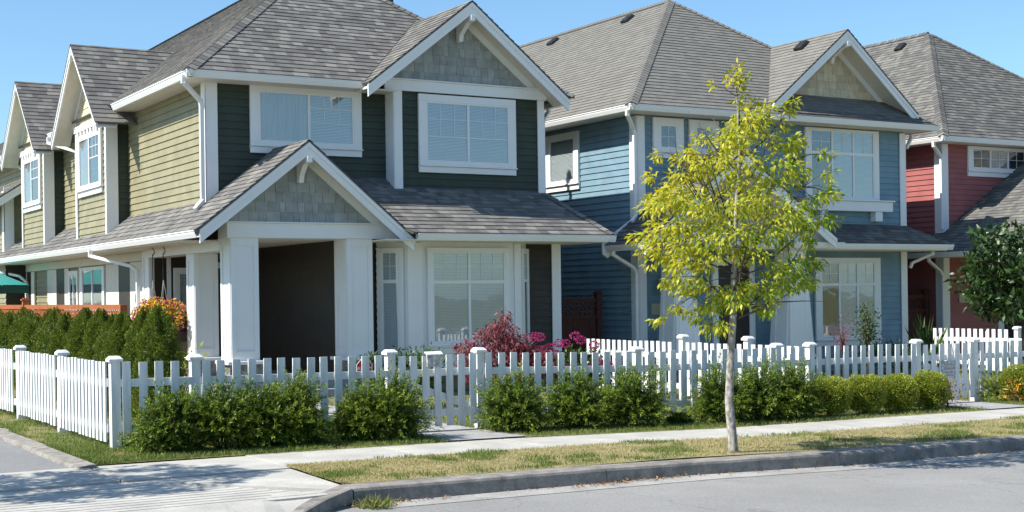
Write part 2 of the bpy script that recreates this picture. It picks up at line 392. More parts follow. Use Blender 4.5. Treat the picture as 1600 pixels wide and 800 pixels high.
def gable(Mf, aL, zL, aA, zA, aR, zR, b0, bL, bR, parent, roofmat, pal, rnd, wall_b=None, wall_z=None, wallmat='sage', board=.17, names=('gable_roof','rake_board'), band=True, bracket=True, skipL=False, wpal=pal_s, soffit=True, wall_eave=.14):
    """gabled roof; Mf maps (along, depth, z) to world. b0 front edge, bL/bR back ends of slopes"""
    P = lambda a, b, z: Vector(Mf(a, b, z))
    side = 1 if (P(1,0,0)-P(0,0,0)).cross(P(0,1,0)-P(0,0,0)).z > 0 else -1
    rb = MB()
    for (a, z, bb, sgn) in ((aL, zL, bL, 1), (aR, zR, bR, -1)):
        if sgn == 1 and skipL: continue
        f0, f1, r1, r0 = P(a,b0,z), P(a,bb,z), P(aA,bb,zA), P(aA,b0,zA)
        U = (f1-f0) if sgn*side < 0 else (f0-f1); V = r0-f0
        courses(rb, [f0,f1,r1,r0], U, V, pal=pal, rnd=rnd, origin=f0, slab=.025)
    o = rb.build(names[0], roofmat, parent, tones=True)
    # ridge cap
    cb = MB(); n = int(abs(min(bL,bR)-b0)/.15)
    # rake boards: doubled white boards under the roof edge
    mb = MB()
    for (a, z) in ((aL, zL), (aR, zR)):
        k = (zA-z)/(aA-a)
        e = (a-aA)/abs(a-aA)
        at, zt_ = a, z
        mb.prism([P(aA,b0+.025,zA-.035), P(at,b0+.025,zt_-.035), P(at,b0+.025,zt_-.035-board*1.25), P(aA,b0+.025,zA-.035-board*1.25)], P(0,.035,0)-P(0,0,0))
        mb.prism([P(aA,b0+.005,zA-.035), P(at+e*.01,b0+.005,zt_-.035), P(at+e*.01,b0+.005,zt_-.035-board*.5), P(aA,b0+.005,zA-.035-board*.5)], P(0,.018,0)-P(0,0,0))
    mb.build(names[1], 'white', parent)
    # soffit under the overhang
    if soffit and wall_b:
        mb = MB()
        for (a, z) in ((aL, zL), (aR, zR)):
            nb = 9
            mb.prism([P(aA,b0+.061,zA-.075), P(a,b0+.061,z-.075), P(a,b0+.061,z-.10), P(aA,b0+.061,zA-.10)], P(0,wall_b-b0-.06,0)-P(0,0,0))
        mb.build('soffit', 'cream', parent)
    if wall_b is not None and wall_z is not None:
        kL, kR = (zA-zL)/(aA-aL), (zA-zR)/(aR-aA); zz = zA-.09
        xl, xr = aA-(zz-wall_z)/kL, aA+(zz-wall_z)/kR
        tri = [P(xl,wall_b,wall_z), P(xr,wall_b,wall_z), P(aA,wall_b,zz)]
        wb = MB(); U = tri[1]-tri[0]; n_ = P(0,-1,0)-P(0,0,0)
        if U.cross(Vector((0,0,1))).dot(n_) < 0: U = -U; 
        courses(wb, tri, U, (0,0,1), e=.17, wmin=.10, wmax=.26, lift=.010, jit=.004, pal=wpal, rnd=rnd, gap=.007, slab=.05)
        wb.build('gable_shingles', wallmat, parent, tones=True)
        # frieze boards along the wall under the soffit
        mb = MB()
        for (a, z, k_) in ((aL, zL, kL), (aR, zR, kR)):
            e = (a-aA)/abs(a-aA); x_ = xl if e < 0 else xr
            mb.prism([P(aA,wall_b-.035,zz), P(x_,wall_b-.035,wall_z), P(x_-e*.16/k_,wall_b-.035,wall_z), P(aA,wall_b-.035,zz-.16)], P(0,.030,0)-P(0,0,0))
        mb.build('frieze_board', 'white', parent)
    if bracket and wall_b is not None:
        mb = MB(); zb = zA-.16-board; h_ = .36
        for i in (0,):
            mb.prism([P(aA-.045,b0+.07,zb+.06), P(aA-.045,wall_b-.02,zb+.06), P(aA-.045,wall_b-.02,zb-h_), P(aA-.045,wall_b-.13,zb-h_), P(aA-.045,wall_b-.16,zb-h_+.12), P(aA-.045,b0+.16,zb-.07), P(aA-.045,b0-.03,zb-.05), P(aA-.045,b0-.03,zb+.06)], P(.09,0,0)-P(0,0,0))
        mb.build('bracket', 'white', parent, bevel=.006)
    return o

def caps(pts, roofmat, pal, rnd, parent, wd=.14, name='hip_cap', n1=None, n2=None):
    """overlapping hip or ridge cap shingles from low to high"""
    mb = MB(); p, q = Vector(pts[0]), Vector(pts[1]); d = (q-p); L = d.length; d.normalize(); n = int(L/.145)
    n1, n2 = Vector(n1), Vector(n2)     # directions lying in each slope, pointing away from the hip
    n1 = (n1-d*n1.dot(d)).normalized(); n2 = (n2-d*n2.dot(d)).normalized(); up = -(n1+n2).normalized()
    for i in range(n):
        a = p+d*(i*.145); b = p+d*((i+1)*.145+.01); t = pal(rnd); l0, l1 = .030, .016
        mb.add([a+up*l0, a+n1*wd+up*l0*.8, b+n1*wd+up*l1*.8, b+up*l1, a+n2*wd+up*l0*.8, b+n2*wd+up*l1*.8,
                a+up*0, a+n1*wd, a+n2*wd], [(0,1,2,3),(0,3,5,4),(0,6,7,1),(0,4,8,6)], t)
    return mb.build(name, roofmat, parent, tones=True)

def column(x0, x1, y0, y1, z0, z1, parent, pier_z=None, taper=0, label=None):
    mb = MB(); t = taper
    mb.add([(x0-t,y0-t,z0),(x1+t,y0-t,z0),(x1+t,y1+t,z0),(x0-t,y1+t,z0),(x0,y0,z1),(x1,y0,z1),(x1,y1,z1),(x0,y1,z1)], [(3,2,1,0),(4,5,6,7),(0,1,5,4),(1,2,6,5),(2,3,7,6),(3,0,4,7)])
    c = mb.build('column', 'white', parent, bevel=.006, label=label)
    # raised stiles and rails on front and lane side
    mb = MB(); e = .018; wd = .085
    Wf, Wl = front(y0), left(x0)
    def face(W, a0, a1):
        f = lambda a, z: W.p(a, z, t*(z1-z)/(z1-z0))
        def pc(a0_, a1_, za, zb):
            pts = [f(a0_,za), f(a1_,za), f(a1_,zb), f(a0_,zb)]
            mb.prism(pts, W.n*e)
        pc(a0, a0+wd, z0, z1-.001); pc(a1-wd, a1, z0, z1-.001); pc(a0+wd, a1-wd, z0, z0+.16); pc(a0+wd, a1-wd, z1-.13, z1-.001)
    face(Wf, x0-.001, x1+.001); face(Wl, y0-.001, y1+.001)
    mb.build('panel_moulding', 'white', c, bevel=.003)
    if pier_z is not None:
        mb = MB(); mb.box(x0-t-.1, x1+t+.1, y0-t-.1, y1+t+.1, z0-.06, z0-.001); mb.build('cap_stone', 'white', c, bevel=.012)
        mb = MB(); mb.box(x0-t-.05, x1+t+.05, y0-t-.05, y1+t+.05, pier_z, z0-.061); mb.build('pier', 'stone', c)
    return c

# ---- foliage as many small leaf faces
def leaves(name, C, D, L, W, m, parent=None, tone=None, fold=.25, rs=None, label=None, up=None):
    """C centres(N,3), D directions(N,3), L, W arrays or floats"""
    rs = rs or np.random.RandomState(1); N = len(C)
    D = D/np.maximum(np.linalg.norm(D, axis=1, keepdims=True), 1e-6)
    if up is None: up = rs.normal(size=(N,3))+np.array([0,0,1.2])
    S = np.cross(D, up); S /= np.maximum(np.linalg.norm(S, axis=1, keepdims=True), 1e-6)
    Nn = np.cross(S, D)
    L = np.broadcast_to(L, (N,))[:,None]; W = np.broadcast_to(W, (N,))[:,None]
    b = C; tip = C+D*L-Nn*L*.12; mid = C+D*L*.5+Nn*L*.06
    l = C+D*L*.42+S*W*.5+Nn*W*fold; r = C+D*L*.42-S*W*.5+Nn*W*fold
    V = np.stack([b, l, tip, r, mid], 1).reshape(-1,3)
    off = np.array(ORG[parent.name]) if parent is not None else np.zeros(3)
    V = V-off
    i = np.arange(N)*5
    T = np.stack([i, i+4, i+1, i+1, i+4, i+2, i, i+3, i+4, i+4, i+3, i+2], 1).reshape(-1)
    me = bpy.data.meshes.new(name); me.vertices.add(len(V)); me.vertices.foreach_set('co', V.astype(np.float32).ravel())
    nf = N*4; me.loops.add(nf*3); me.loops.foreach_set('vertex_index', T.astype(np.int32))
    me.polygons.add(nf); me.polygons.foreach_set('loop_start', np.arange(nf, dtype=np.int32)*3)
    me.update(calc_edges=True)
    tone = rs.rand(N) if tone is None else tone
    at = me.color_attributes.new('tone', 'FLOAT_COLOR', 'CORNER')
    c = np.ones((nf*3, 4), dtype=np.float32); c[:, :3] = np.repeat(np.clip(tone,0,1), 12)[:,None]
    at.data.foreach_set('color', c.ravel())
    o = link(name, me, m, parent)
    if label: o['label'] = label
    return o

def sph(rs, n):
    v = rs.normal(size=(n,3)); return v/np.linalg.norm(v, axis=1, keepdims=True)
def lump(dirs, seed, amp=.16, k=7):
    rs = np.random.RandomState(seed); r = np.ones(len(dirs))
    for _ in range(k):
        a = rs.normal(size=3); a /= np.linalg.norm(a); f = rs.uniform(2, 6)
        r += amp/k*2*np.sin(f*(dirs@a)*2+rs.rand()*6)
    return r

# ============================================================ ground
def sheet(name, x0, x1, y0, y1, off, m, kind='structure', label=None, poly=None, ny=1):
    """flat sheet that follows the gentle fall of the street; poly: (x, y) outline instead of a rectangle"""
    mb = MB()
    if poly:
        mb.add([(x, y, zt(x)+off) for x, y in poly], [tuple(range(len(poly)))])
    else:
        xs = sorted(set([x0, x1]+[x for x in (4, 8.5, 11, 17.5, 40) if x0 < x < x1]))
        for a, b in zip(xs, xs[1:]):
            mb.add([(a,y0,zt(a)+off), (b,y0,zt(b)+off), (b,y1,zt(b)+off), (a,y1,zt(a)+off)], [(0,1,2,3)])
    o = mb.build(name, m); return tag(o, kind=kind)
def kerb_y(x): return float(np.interp(x, [-10, 0, 2, 3, 3.7, 4.0, 4.2, 4.5, 4.85], [4, 5.8, 7.4, 8.5, 9.4, 9.85, 10.15, 10.45, 10.68]))
def kerb_dz(x): return float(np.interp(x, [3.9, 4.85], [-.10, -.016]))
sheet('ground', -600, 900, -600, 1400, -.30, 'lawn')
sheet('road', -200, 400, -11, 10.75, -.150, 'asphalt')
sheet('lane', -4, 3.22, 13.62, 120, -.03, 'asphalt2')
sheet('lawn', 3.42, 300, 13.70, 140, -.012, 'lawn')
# gutter pan of pale concrete along the kerb
sheet('road_gutter', 4.9, 120, 10.38, 10.72, -.146, 'conc3')
def slabs(name, x0, x1, y0, y1, off, m, step, th=.12, gap=.008, gapy=0):
    mb = MB(); x = x0
    while x < x1-.01:
        b = min(x+step, x1)
        p = [(x+gap/2,y0),(b-gap/2,y0),(b-gap/2,y1),(x+gap/2,y1)]
        mb.add([(q[0],q[1],zt(q[0])+off-th) for q in p]+[(q[0],q[1],zt(q[0])+off) for q in p], [(3,2,1,0),(4,5,6,7),(0,1,5,4),(1,2,6,5),(2,3,7,6),(3,0,4,7)])
        x = b
    o = mb.build(name, m, bevel=.004); return tag(o, kind='structure')
slabs('pavement', 4.98, 40, 12.56, 13.70, -.012, 'conc', 1.55, gap=.02)
slabs('pavement', -9.6, 4.98, 12.42, 13.62, -.012, 'conc', 1.62, gap=.02)
sheet('pavement_bed', 4.9, 40, 12.58, 13.69, -.05, 'joint')
sheet('pavement_bed', -9.6, 4.8, 0, 0, -.10, 'joint', poly=[(-9.6,kerb_y(-9.6)+.19),(0,kerb_y(0)+.19),(2,kerb_y(2)+.19),(3,kerb_y(3)+.19),(3.7,kerb_y(3.7)+.19),(4.2,kerb_y(4.2)+.19),(4.5,kerb_y(4.5)+.19),(4.86,10.9),(4.97,12.4),(4.97,13.6),(-9.6,13.6)])
# corner ramp with broom-finished grooves running with the street
mb = MB(); y = 10.62
while y < 12.0:
    xe = 4.75-(y-10.62)*.62-.12 if y > 10.62 else 4.6
    mb.add([(-9.6,y+.004,-.112),(xe,y+.004,-.112),(xe,y+.113,-.112),(-9.6,y+.113,-.112),(-9.6,y+.004,-.012-.03),(xe,y+.004,-.036),(xe,y+.113,-.036),(-9.6,y+.113,-.042)], [(4,5,6,7),(0,1,5,4),(1,2,6,5),(2,3,7,6),(3,0,4,7)])
    y += .135
tag(mb.build('ramp_slabs', 'conc', bevel=.003), kind='structure')
mb = MB()      # smooth slabs around the grooves
mb.prism([(4.72,10.86,-.11),(4.88,10.90,-.11),(4.97,12.41,-.11),(3.80,12.41,-.11),(3.80,12.08,-.11)], (0,0,.078))
mb.prism([(-9.6,12.09,-.11),(3.79,12.09,-.11),(3.79,12.41,-.11),(-9.6,12.41,-.11)], (0,0,.076))
xs = [-9.6,-4,0,2,3,3.7,4.0,4.2,4.5,4.7]
for a, b in zip(xs, xs[1:]): mb.add([(a,kerb_y(a)+.16,kerb_dz(a)-.004),(b,kerb_y(b)+.16,kerb_dz(b)-.004),(b,10.615 if b < 4.2 else 10.9,-.034),(a,10.615 if a < 4.2 else 10.9,-.034)], [(0,1,2,3)])
tag(mb.build('ramp_border', 'conc'), kind='structure')
# kerb: rounded profile swept along the street and round the corner
def sweep_kerb(pts, name, w_=.27, h_=.15, gaps=True):
    prof = [(0,-.16),(.012,-.03),(.022,-.008),(.05,0),(w_,0),(w_,-.16)]
    mb = MB()
    for (a, b) in zip(pts, pts[1:]):
        a, b = Vector(a), Vector(b); d = (b-a); L = d.length; d.normalize(); n = Vector((-d.y, d.x, 0)).normalized()
        g = d*.004
        for s_, e_ in ((a+g, b-g),):
            mb.prism([s_+n*u+Vector((0,0,v)) for u, v in prof], e_-s_)
    o = mb.build(name, 'conc2'); return tag(o, kind='structure')
xs = [4.86, 7.46, 10.45, 13.4, 16.4, 19.4, 22.4, 28, 40, 80]
sweep_kerb([(x, 10.72, zt(x)-.008) for x in xs], 'kerb')
cp = [(q, kerb_y(q)) for q in (-9.6,-4,0,2,3,3.7,4.0,4.2,4.5)]+[(4.85, 10.715)]
mb = MB(); prof = [(0,-.16),(.012,-.03),(.022,-.008),(.05,0),(.27,0),(.27,-.1)]
for a, b in zip(cp, cp[1:]):
    for (u0,v0),(u1,v1) in zip(prof, prof[1:]):
        mb.add([(a[0],a[1]+u0,v0+kerb_dz(a[0])),(b[0],b[1]+u0,v0+kerb_dz(b[0])),(b[0],b[1]+u1,v1+kerb_dz(b[0])),(a[0],a[1]+u1,v1+kerb_dz(a[0]))], [(0,1,2,3)])
tag(mb.build('kerb', 'conc2'), kind='structure')
# grass verge between kerb and pavement (dry)
xs = [4.962, 8.5, 11, 17.5, 40]
mb = MB(); ys = [(10.99, 12.56)]
for a, b in zip(xs, xs[1:]):
    mb.add([(a,10.99,zt(a)-.006),(b,10.99,zt(b)-.006),(b,12.56,zt(b)-.006),(a,12.56,zt(a)-.006)], [(0,1,2,3)])
tag(mb.build('verge', 'verge'), kind='structure')
# worn lane kerb, half buried
rnd = random.Random(4); mb = MB(); y = 13.50
while y < 40:
    L = rnd.uniform(.35, .9) if y > 15.6 else 2.1
    z = rnd.uniform(-.015, .015) + .01; j = rnd.uniform(-.03, .03) if y > 15.6 else 0
    mb.prism([(3.22+j,y,-.1),(3.25+j,y,z),(3.42+j,y,z+.02),(3.46+j,y,-.1)], (rnd.uniform(-.02,.02),L-.02,0)); y += L
tag(mb.build('kerb', 'conc2', bevel=.01), kind='structure')
sheet('path', 7.35, 8.42, 13.705, 22.0, .004, 'path')
sheet('path', 16.25, 17.32, 13.705, 22.0, .004, 'path')

# ============================================================ houses
idt = lambda a, b, z: (a, b, z)          # gable facing the street
swp = lambda a, b, z: (b, a, z)          # gable facing the lane
def hiproof(xa, xb, ya, z, p, yend, parent, roofmat, pal, rnd, cut=None):
    xm = (xa+xb)/2; t = (xb-xa)/2; zz = z+p*t; ap = (xm, ya+t, zz)
    mb = MB()
    courses(mb, [(xa,ya,z),(xm,ya+t,zz),(xm,yend,zz),(xa,yend,z)], (0,-1,0), (1,0,p), pal=pal, rnd=rnd)
    if cut:      # leave out what lies under the front gable
        c0, c1 = cut; cm = (c0+c1)/2; h = (c1-c0)/2
        courses(mb, [(xa,ya,z),(c0,ya,z),(cm,ya+h,z+p*h),(xm,ya+t,zz)], (1,0,0), (0,1,p), pal=pal, rnd=rnd)
        courses(mb, [(cm,ya+h,z+p*h),(c1,ya,z),(xb,ya,z),(xm,ya+t,zz)], (1,0,0), (0,1,p), pal=pal, rnd=rnd, origin=(xa,ya,z))
    else:
        courses(mb, [(xa,ya,z),(xb,ya,z),(xm,ya+t,zz)], (1,0,0), (0,1,p), pal=pal, rnd=rnd)
    courses(mb, [(xb,ya,z),(xb,yend,z),(xm,yend,zz),(xm,ya+t,zz)], (0,1,0), (-1,0,p), pal=pal, rnd=rnd, e=.286)
    r = mb.build('roof', roofmat, parent, tones=True)
    caps([(xa,ya,z+.01), (xm,ya+t,zz+.01)], roofmat, pal, rnd, r, n1=(0,1,0), n2=(1,0,0))
    caps([(xb,ya,z+.01), (xm,ya+t,zz+.01)], roofmat, pal, rnd, r, n1=(0,1,0), n2=(-1,0,0))
    caps([(xm,ya+t,zz+.02), (xm,yend,zz+.02)], roofmat, pal, rnd, r, name='ridge_cap', n1=(1,0,-p), n2=(-1,0,-p))
    return r
def roof_vent(x, y, z, p, parent):
    mb = MB(); P = lambda a, b, c: (x+b*.8+(-c*p*.78), y+a, z+b*.8*p+c*.78)
    mb.add([P(-.15,-.16,.02),P(.15,-.16,.02),P(.15,.16,.02),P(-.15,.16,.02),P(-.12,-.15,.09),P(.12,-.15,.09),P(.10,.12,.10),P(-.10,.12,.10)], [(3,2,1,0),(4,5,6,7),(0,1,5,4),(1,2,6,5),(2,3,7,6),(3,0,4,7)])
    return mb.build('roof_vent', 'black', parent, bevel=.02)
def body(parent, boxes, m, name='wall_core'):
    mb = MB()
    for b in boxes: mb.box(*b)
    return mb.build(name, m, parent)

# ------------------------------------------------------------ green corner house
rnd = random.Random(11)
G = thing('house', (11, 26, 0), 'olive green two storey corner house with lane side dormers and a columned front porch', 'house', 'gabled houses along the street')
body(G, [(7.8,11.27,23.1,44,2.63,5.34), (11.25,14.42,22.8,44,2.63,5.34), (9.99,14.56,22.5,44,-.3,2.58), (7.9,9.99,26.6,44,-.3,2.58)], 'green')
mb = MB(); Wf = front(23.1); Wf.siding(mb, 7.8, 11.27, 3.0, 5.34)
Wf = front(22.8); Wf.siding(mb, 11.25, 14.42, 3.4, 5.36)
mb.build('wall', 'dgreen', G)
mb = MB(); Wl = left(7.8); Wl.siding(mb, 23.1, 44, 3.1, 5.34)
mb.build('wall', 'green', G)
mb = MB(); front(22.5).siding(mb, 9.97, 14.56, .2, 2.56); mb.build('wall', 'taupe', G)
# corner boards
mb = MB()
front(23.1).box(mb, 7.76, 7.98, 3.0, 5.34, .025, .055); left(7.8).box(mb, 23.045, 23.24, 3.0, 5.34, .026, .052)
front(22.8).box(mb, 11.20, 11.38, 3.4, 5.36, .025, .055); left(11.25).box(mb, 22.745, 23.09, 3.4, 5.36, .026, .052)
front(22.8).box(mb, 14.31, 14.46, 3.3, 5.36, .025, .055)
front(22.5).box(mb, 14.40, 14.60, .2, 2.56, .025, .055)
split_build(mb, 'corner_board', 'white', G, bevel=.004)
hiproof(7.30, 15.0, 22.5, 5.44, .78, 46, G, 'roofg', pal_g, rnd, cut=(10.52,14.68))
# eave soffit and gutters
mb = MB(); mb.box(7.42, 11.2, 22.62, 23.1, 5.32, 5.345); mb.box(7.42, 7.8, 23.1, 45, 5.32, 5.345); mb.build('soffit', 'cream', G)
gutter((7.27,22.47,5.43), (10.62,22.47,5.43), (0,-1,0), G)
gutter((7.27,22.47,5.43), (7.27,27.25,5.43), (-1,0,0), G)
gutter((7.27,30.9,5.43), (7.27,32.75,5.43), (-1,0,0), G)
gutter((7.27,36.6,5.43), (7.27,45,5.43), (-1,0,0), G)
gutter((15.03,22.9,5.43), (15.03,45,5.43), (1,0,0), G)
# upper front gable
gable(idt, 10.46, 5.38, 12.58, 7.03, 14.70, 5.36, 22.2, 25, 25, G, 'roofg', pal_g, rnd, wall_b=22.78, wall_z=5.56)
mb = MB(); front(22.8).box(mb, 11.02, 14.50, 5.36, 5.555, .028, .085); front(22.8).box(mb, 11.02, 14.50, 5.556, 5.58, .028, .12); mb.build('frieze', 'white', G, bevel=.004)
# lane side dormer bays
for yc in (29.1, 34.6):
    mb = MB(); mb.box(7.37, 8.0, yc-1.2, yc+1.2, 2.6, 5.35); mb.build('dormer_core', 'green', G)
    mb = MB(); left(7.37).siding(mb, yc-1.2, yc+1.2, 2.7, 5.2)
    db = mb.build('dormer_wall', 'green', G)
    mb = MB(); front(yc-1.2).siding(mb, 7.37, 7.8, 2.8, 5.3); mb.build('dormer_cheek', 'dgreen', G)  # nook shade put into the colour by using the darker front paint
    mb = MB(); front(yc-1.2).box(mb, 7.33, 7.56, 2.8, 5.3, .026, .055); left(7.37).box(mb, yc+1.11, yc+1.2, 2.8, 5.2, .026, .055)
    left(7.37).box(mb, yc-1.253, yc-1.16, 2.8, 5.2, .026, .052); left(7.37).box(mb, yc-1.2, yc+1.25, 5.17, 5.30, .026, .08)
    for k in range(8): left(7.37).box(mb, yc-1.0+k*.27, yc-.88+k*.27, 5.085, 5.168, .03, .07)
    mb.build('dormer_trim', 'white', db, bevel=.004)
    gable(swp, yc-1.9, 5.07, yc, 6.88, yc+1.9, 5.07, 6.95, 9.4, 9.4, G, 'roofg', pal_g, rnd, wall_b=7.37, wall_z=5.30, wallmat='tan', names=('dormer_roof','rake_board'), board=.12)
    window(left(7.37), yc-.80, yc+.84, 3.98, 5.0, G, [0,.5,1], lites=((3,2),(0,0)), open_=.55, fills=['none','curtain'], casing=.13, casetop=.07, d=.02)
window(left(7.8), 30.9, 31.5, 4.45, 5.1, G, [0,1], lites=(2,2), d=.02)
window(left(7.8), 27.5-.0, 27.62, 4.4, 4.41, G, [0,1]) if False else None
# upper front windows
window(front(23.1), 8.72, 10.54, 4.34, 5.24, G, [0,.52,1], lites=((0,0),(3,2)), open_=.42, casing=.155, casetop=.10, d=.025, fills=['curtain','blind'])
window(front(22.8), 11.86, 13.65, 4.08, 5.20, G, [0,.5,1], lites=((3,2),(3,2)), open_=.42, casing=.15, casetop=.13, d=.025)
# lower roof: lane side skirt with the porch gable, street side skirt
mb = MB(); p = .78; zr = lambda x: 2.70+p*(x-7.05)
courses(mb, [(7.05,21.45,2.70),(9.0,21.45,zr(9)),(9.0,23.1,zr(9)),(7.05,23.1,2.70)], (0,-1,0), (1,0,p), pal=pal_g, rnd=rnd, origin=(7.05,21.45,2.70))
courses(mb, [(7.05,23.1,2.70),(7.8,23.1,zr(7.8)),(7.8,44,zr(7.8)),(7.05,44,2.70)], (0,-1,0), (1,0,p), pal=pal_g, rnd=rnd, origin=(7.05,21.45,2.70))
mb.build('side_roof', 'roofg', G, tones=True)
gable(idt, 7.12, 2.735, 9.0, zr(9)+.0, 10.94, 2.62, 21.45, 23.1, 23.1, G, 'roofg', pal_g, rnd, wall_b=21.94, wall_z=2.87, names=('porch_roof','rake_board'), skipL=True)
mb = MB()
courses(mb, [(10.84,21.3,2.69),(15.05,21.3,2.69),(14.42,22.8,3.59),(9.75,22.8,3.59)], (1,0,0), (0,1,.6), pal=pal_g, rnd=rnd)
courses(mb, [(9.75,22.8,3.59),(11.25,22.8,3.59),(11.25,23.1,3.77),(9.53,23.1,3.77)], (1,0,0), (0,1,.6), pal=pal_g, rnd=rnd)
courses(mb, [(15.05,21.3,2.69),(15.05,44,2.69),(14.42,44,3.59),(14.42,22.8,3.59)], (0,1,0), (-.63,0,.9), pal=pal_g, rnd=rnd)
lr = mb.build('front_roof', 'roofg', G, tones=True)
caps([(15.05,21.3,2.70), (14.42,22.8,3.60)], 'roofg', pal_g, rnd, lr, n1=(-1,0,0), n2=(0,1,0))
gutter((7.02,21.50,2.70), (7.02,44,2.70), (-1,0,0), G)
gutter((10.93,21.27,2.68), (15.10,21.27,2.68), (0,-1,0), G)
gutter((15.08,21.27,2.68), (15.08,44,2.68), (1,0,0), G)
mb = MB(); mb.box(10.36, 14.99, 21.39, 22.5, 2.555, 2.58); mb.box(14.56, 14.99, 22.5, 44, 2.555, 2.58); mb.box(7.14, 7.9, 22.45, 44, 2.555, 2.58); mb.box(7.85, 10.36, 22.37, 26.6, 2.60, 2.62); mb.build('soffit', 'cream', G)
# porch: header beam, columns, deck, recess walls
mb = MB(); mb.box(7.72, 10.95, 21.90, 22.36, 2.60, 2.845); mb.box(7.66, 11.0, 21.86, 22.40, 2.846, 2.87); mb.box(7.74, 8.14, 22.37, 26.6, 2.40, 2.598)
mb.build('porch_beam', 'white', G, bevel=.005)
column(7.79, 8.27, 21.96, 22.42, .56, 2.60, G, pier_z=-.1)
column(9.88, 10.36, 21.96, 22.42, .56, 2.60, G, pier_z=-.1)
column(7.80, 8.22, 23.85, 24.27, .56, 2.40, G, pier_z=-.1)
column(7.80, 8.22, 26.6, 27.02, .56, 2.555, G, pier_z=-.1)
mb = MB(); mb.box(7.6, 10.5, 21.9, 26.6, -.1, .18); mb.box(8.45, 9.75, 21.55, 21.9, -.1, .05); mb.build('porch_deck', 'path', G)
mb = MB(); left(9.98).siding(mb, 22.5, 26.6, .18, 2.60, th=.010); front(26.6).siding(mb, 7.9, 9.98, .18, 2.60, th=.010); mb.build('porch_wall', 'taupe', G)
mb = MB(); left(9.98).box(mb, 26.48, 26.57, .18, 2.6, .026, .05); left(9.98).box(mb, 22.5, 22.62, .18, 2.6, .026, .05)
front(22.5).box(mb, 9.95, 10.05, .18, 2.56, .025, .05)
split_build(mb, 'corner_board', 'white', G, bevel=.004)
mb = MB(); front(26.6).box(mb, 8.96, 9.68, .18, 2.2, .026, .06); dr = mb.build('front_door', 'dark', G)
mb = MB(); front(26.6).box(mb, 8.86, 8.96, .18, 2.32, .026, .08); front(26.6).box(mb, 9.68, 9.78, .18, 2.32, .026, .08); front(26.6).box(mb, 8.96, 9.68, 2.2, 2.32, .026, .08); mb.build('frame', 'white', dr)
mb = MB(); mb.tube([(9.05,26.53,1.1),(9.05,26.48,1.1)], .03); mb.build('handle', 'silver', dr)
window(front(26.6), 8.35, 8.72, 1.45, 2.12, G, [0,1], casing=.09, d=.02, fills=['none'])
mb = MB(); mb.box(7.92, 8.02, 24.28, 26.59, .0, .84); left(7.92).siding(mb, 24.28, 26.59, .0, .84); mb.build('half_wall', 'green', G)
mb = MB(); mb.box(7.86, 8.08, 24.28, 26.59, .845, .98); mb.build('half_wall_cap', 'dark', G)
# house number plaque: the digits that show
mb = MB(); front(23.9).box(mb, 8.30, 8.62, 2.06, 2.30, -.02, .012)
pq = mb.build('number_plaque', 'black', G)
def text(name, s, size, loc, rot, m, parent=None, ext=.003, align='CENTER'):
    cu = bpy.data.curves.new(name, 'FONT'); cu.body = s; cu.size = size; cu.extrude = ext; cu.align_x = align; cu.align_y = 'CENTER'
    t = bpy.data.objects.new(name, cu); COL.objects.link(t)
    dg = bpy.context.evaluated_depsgraph_get(); me = bpy.data.meshes.new_from_object(t.evaluated_get(dg)); bpy.data.objects.remove(t)
    me.name = name; me.materials.clear()
    off = ORG[parent.name] if parent is not None else Vector((0,0,0))
    me.transform(Matrix.Translation(Vector(loc)-off) @ rot.to_4x4())
    return link(name, me, m, parent)
from mathutils import Euler
RF = Euler((R(90), 0, 0)).to_matrix()                       # facing the street
RL = Euler((R(90), 0, R(-90))).to_matrix()                  # facing the lane
text('number', '12', .2, (8.44, 23.884, 2.18), RF, 'silver', pq)
# bay window
mb = MB(); pl = [(10.66,22.52),(11.10,22.05),(13.42,22.05),(13.87,22.52)]
mb.prism([(x,y,.2) for x,y in pl], (0,0,2.355)); bay = mb.build('bay_core', 'white', G)
Wb = front(22.05)
mb = MB()
Wb.box(mb, 11.08, 11.24, .2, 2.55, .002, .03); Wb.box(mb, 13.30, 13.44, .2, 2.55, .002, .03); Wb.box(mb, 11.241, 11.38, .2, 2.55, .002, .02)
split_build(mb, 'bay_trim', 'white', bay, bevel=.004)
window(Wb, 11.56, 13.08, .75, 2.40, G, [0,.5,1], split=.66, lites=((3,2),(3,2)), casing=.09, d=.01, casetop=.06)
for (ax, ay, bx, by) in ((10.66,22.52,11.10,22.05), (13.42,22.05,13.87,22.52)):
    u = Vector((bx-ax, by-ay, 0)); L = u.length; u.normalize(); n = Vector((u.y, -u.x, 0))
    window(Wall((ax,ay,0), u, n), .16, L-.16, .60, 2.40, G, [0,1], split=.70, lites=(2,2), casing=.09, d=.01, casetop=.06, sill=False)
# lane side ground floor: white posts, sash windows, dark shutters, siding panels
WL = left(7.9)
mb = MB(); WL.siding(mb, 27.02, 44, .1, 2.56); mb.build('wall', 'green', G)
mb = MB()
for a0, a1, d1 in ((27.02,28.15,.03),(29.0,30.0,.03),(32.2,32.35,.03),(33.35,33.75,.03),(34.5,35.45,.05),(36.95,37.3,.05),(37.9,38.3,.03),(40.0,40.5,.05)):
    WL.box(mb, a0, a1, .1, 2.36, .026, d1+.02)
WL.box(mb, 27.02, 44, 2.37, 2.553, .026, .06)
split_build(mb, 'side_trim', 'cream', G, bevel=.005)
for a0, a1 in ((28.16,28.99),(33.76,34.49),(37.35,37.85)):
    mb = MB(); WL.box(mb, a0, a1, .2, 2.36, .026, .05); mb.build('shutter', 'dark', G)
window(WL, 30.25, 32.0, 1.0, 2.30, G, [0,.5,1], split=.30, casing=.16, casetop=.04, d=.02, fills=['curtain','curtain'])
window(WL, 32.5, 33.2, 1.0, 2.20, G, [0,.5,1], split=.30, casing=.09, d=.02, fills=['curtain','none'])
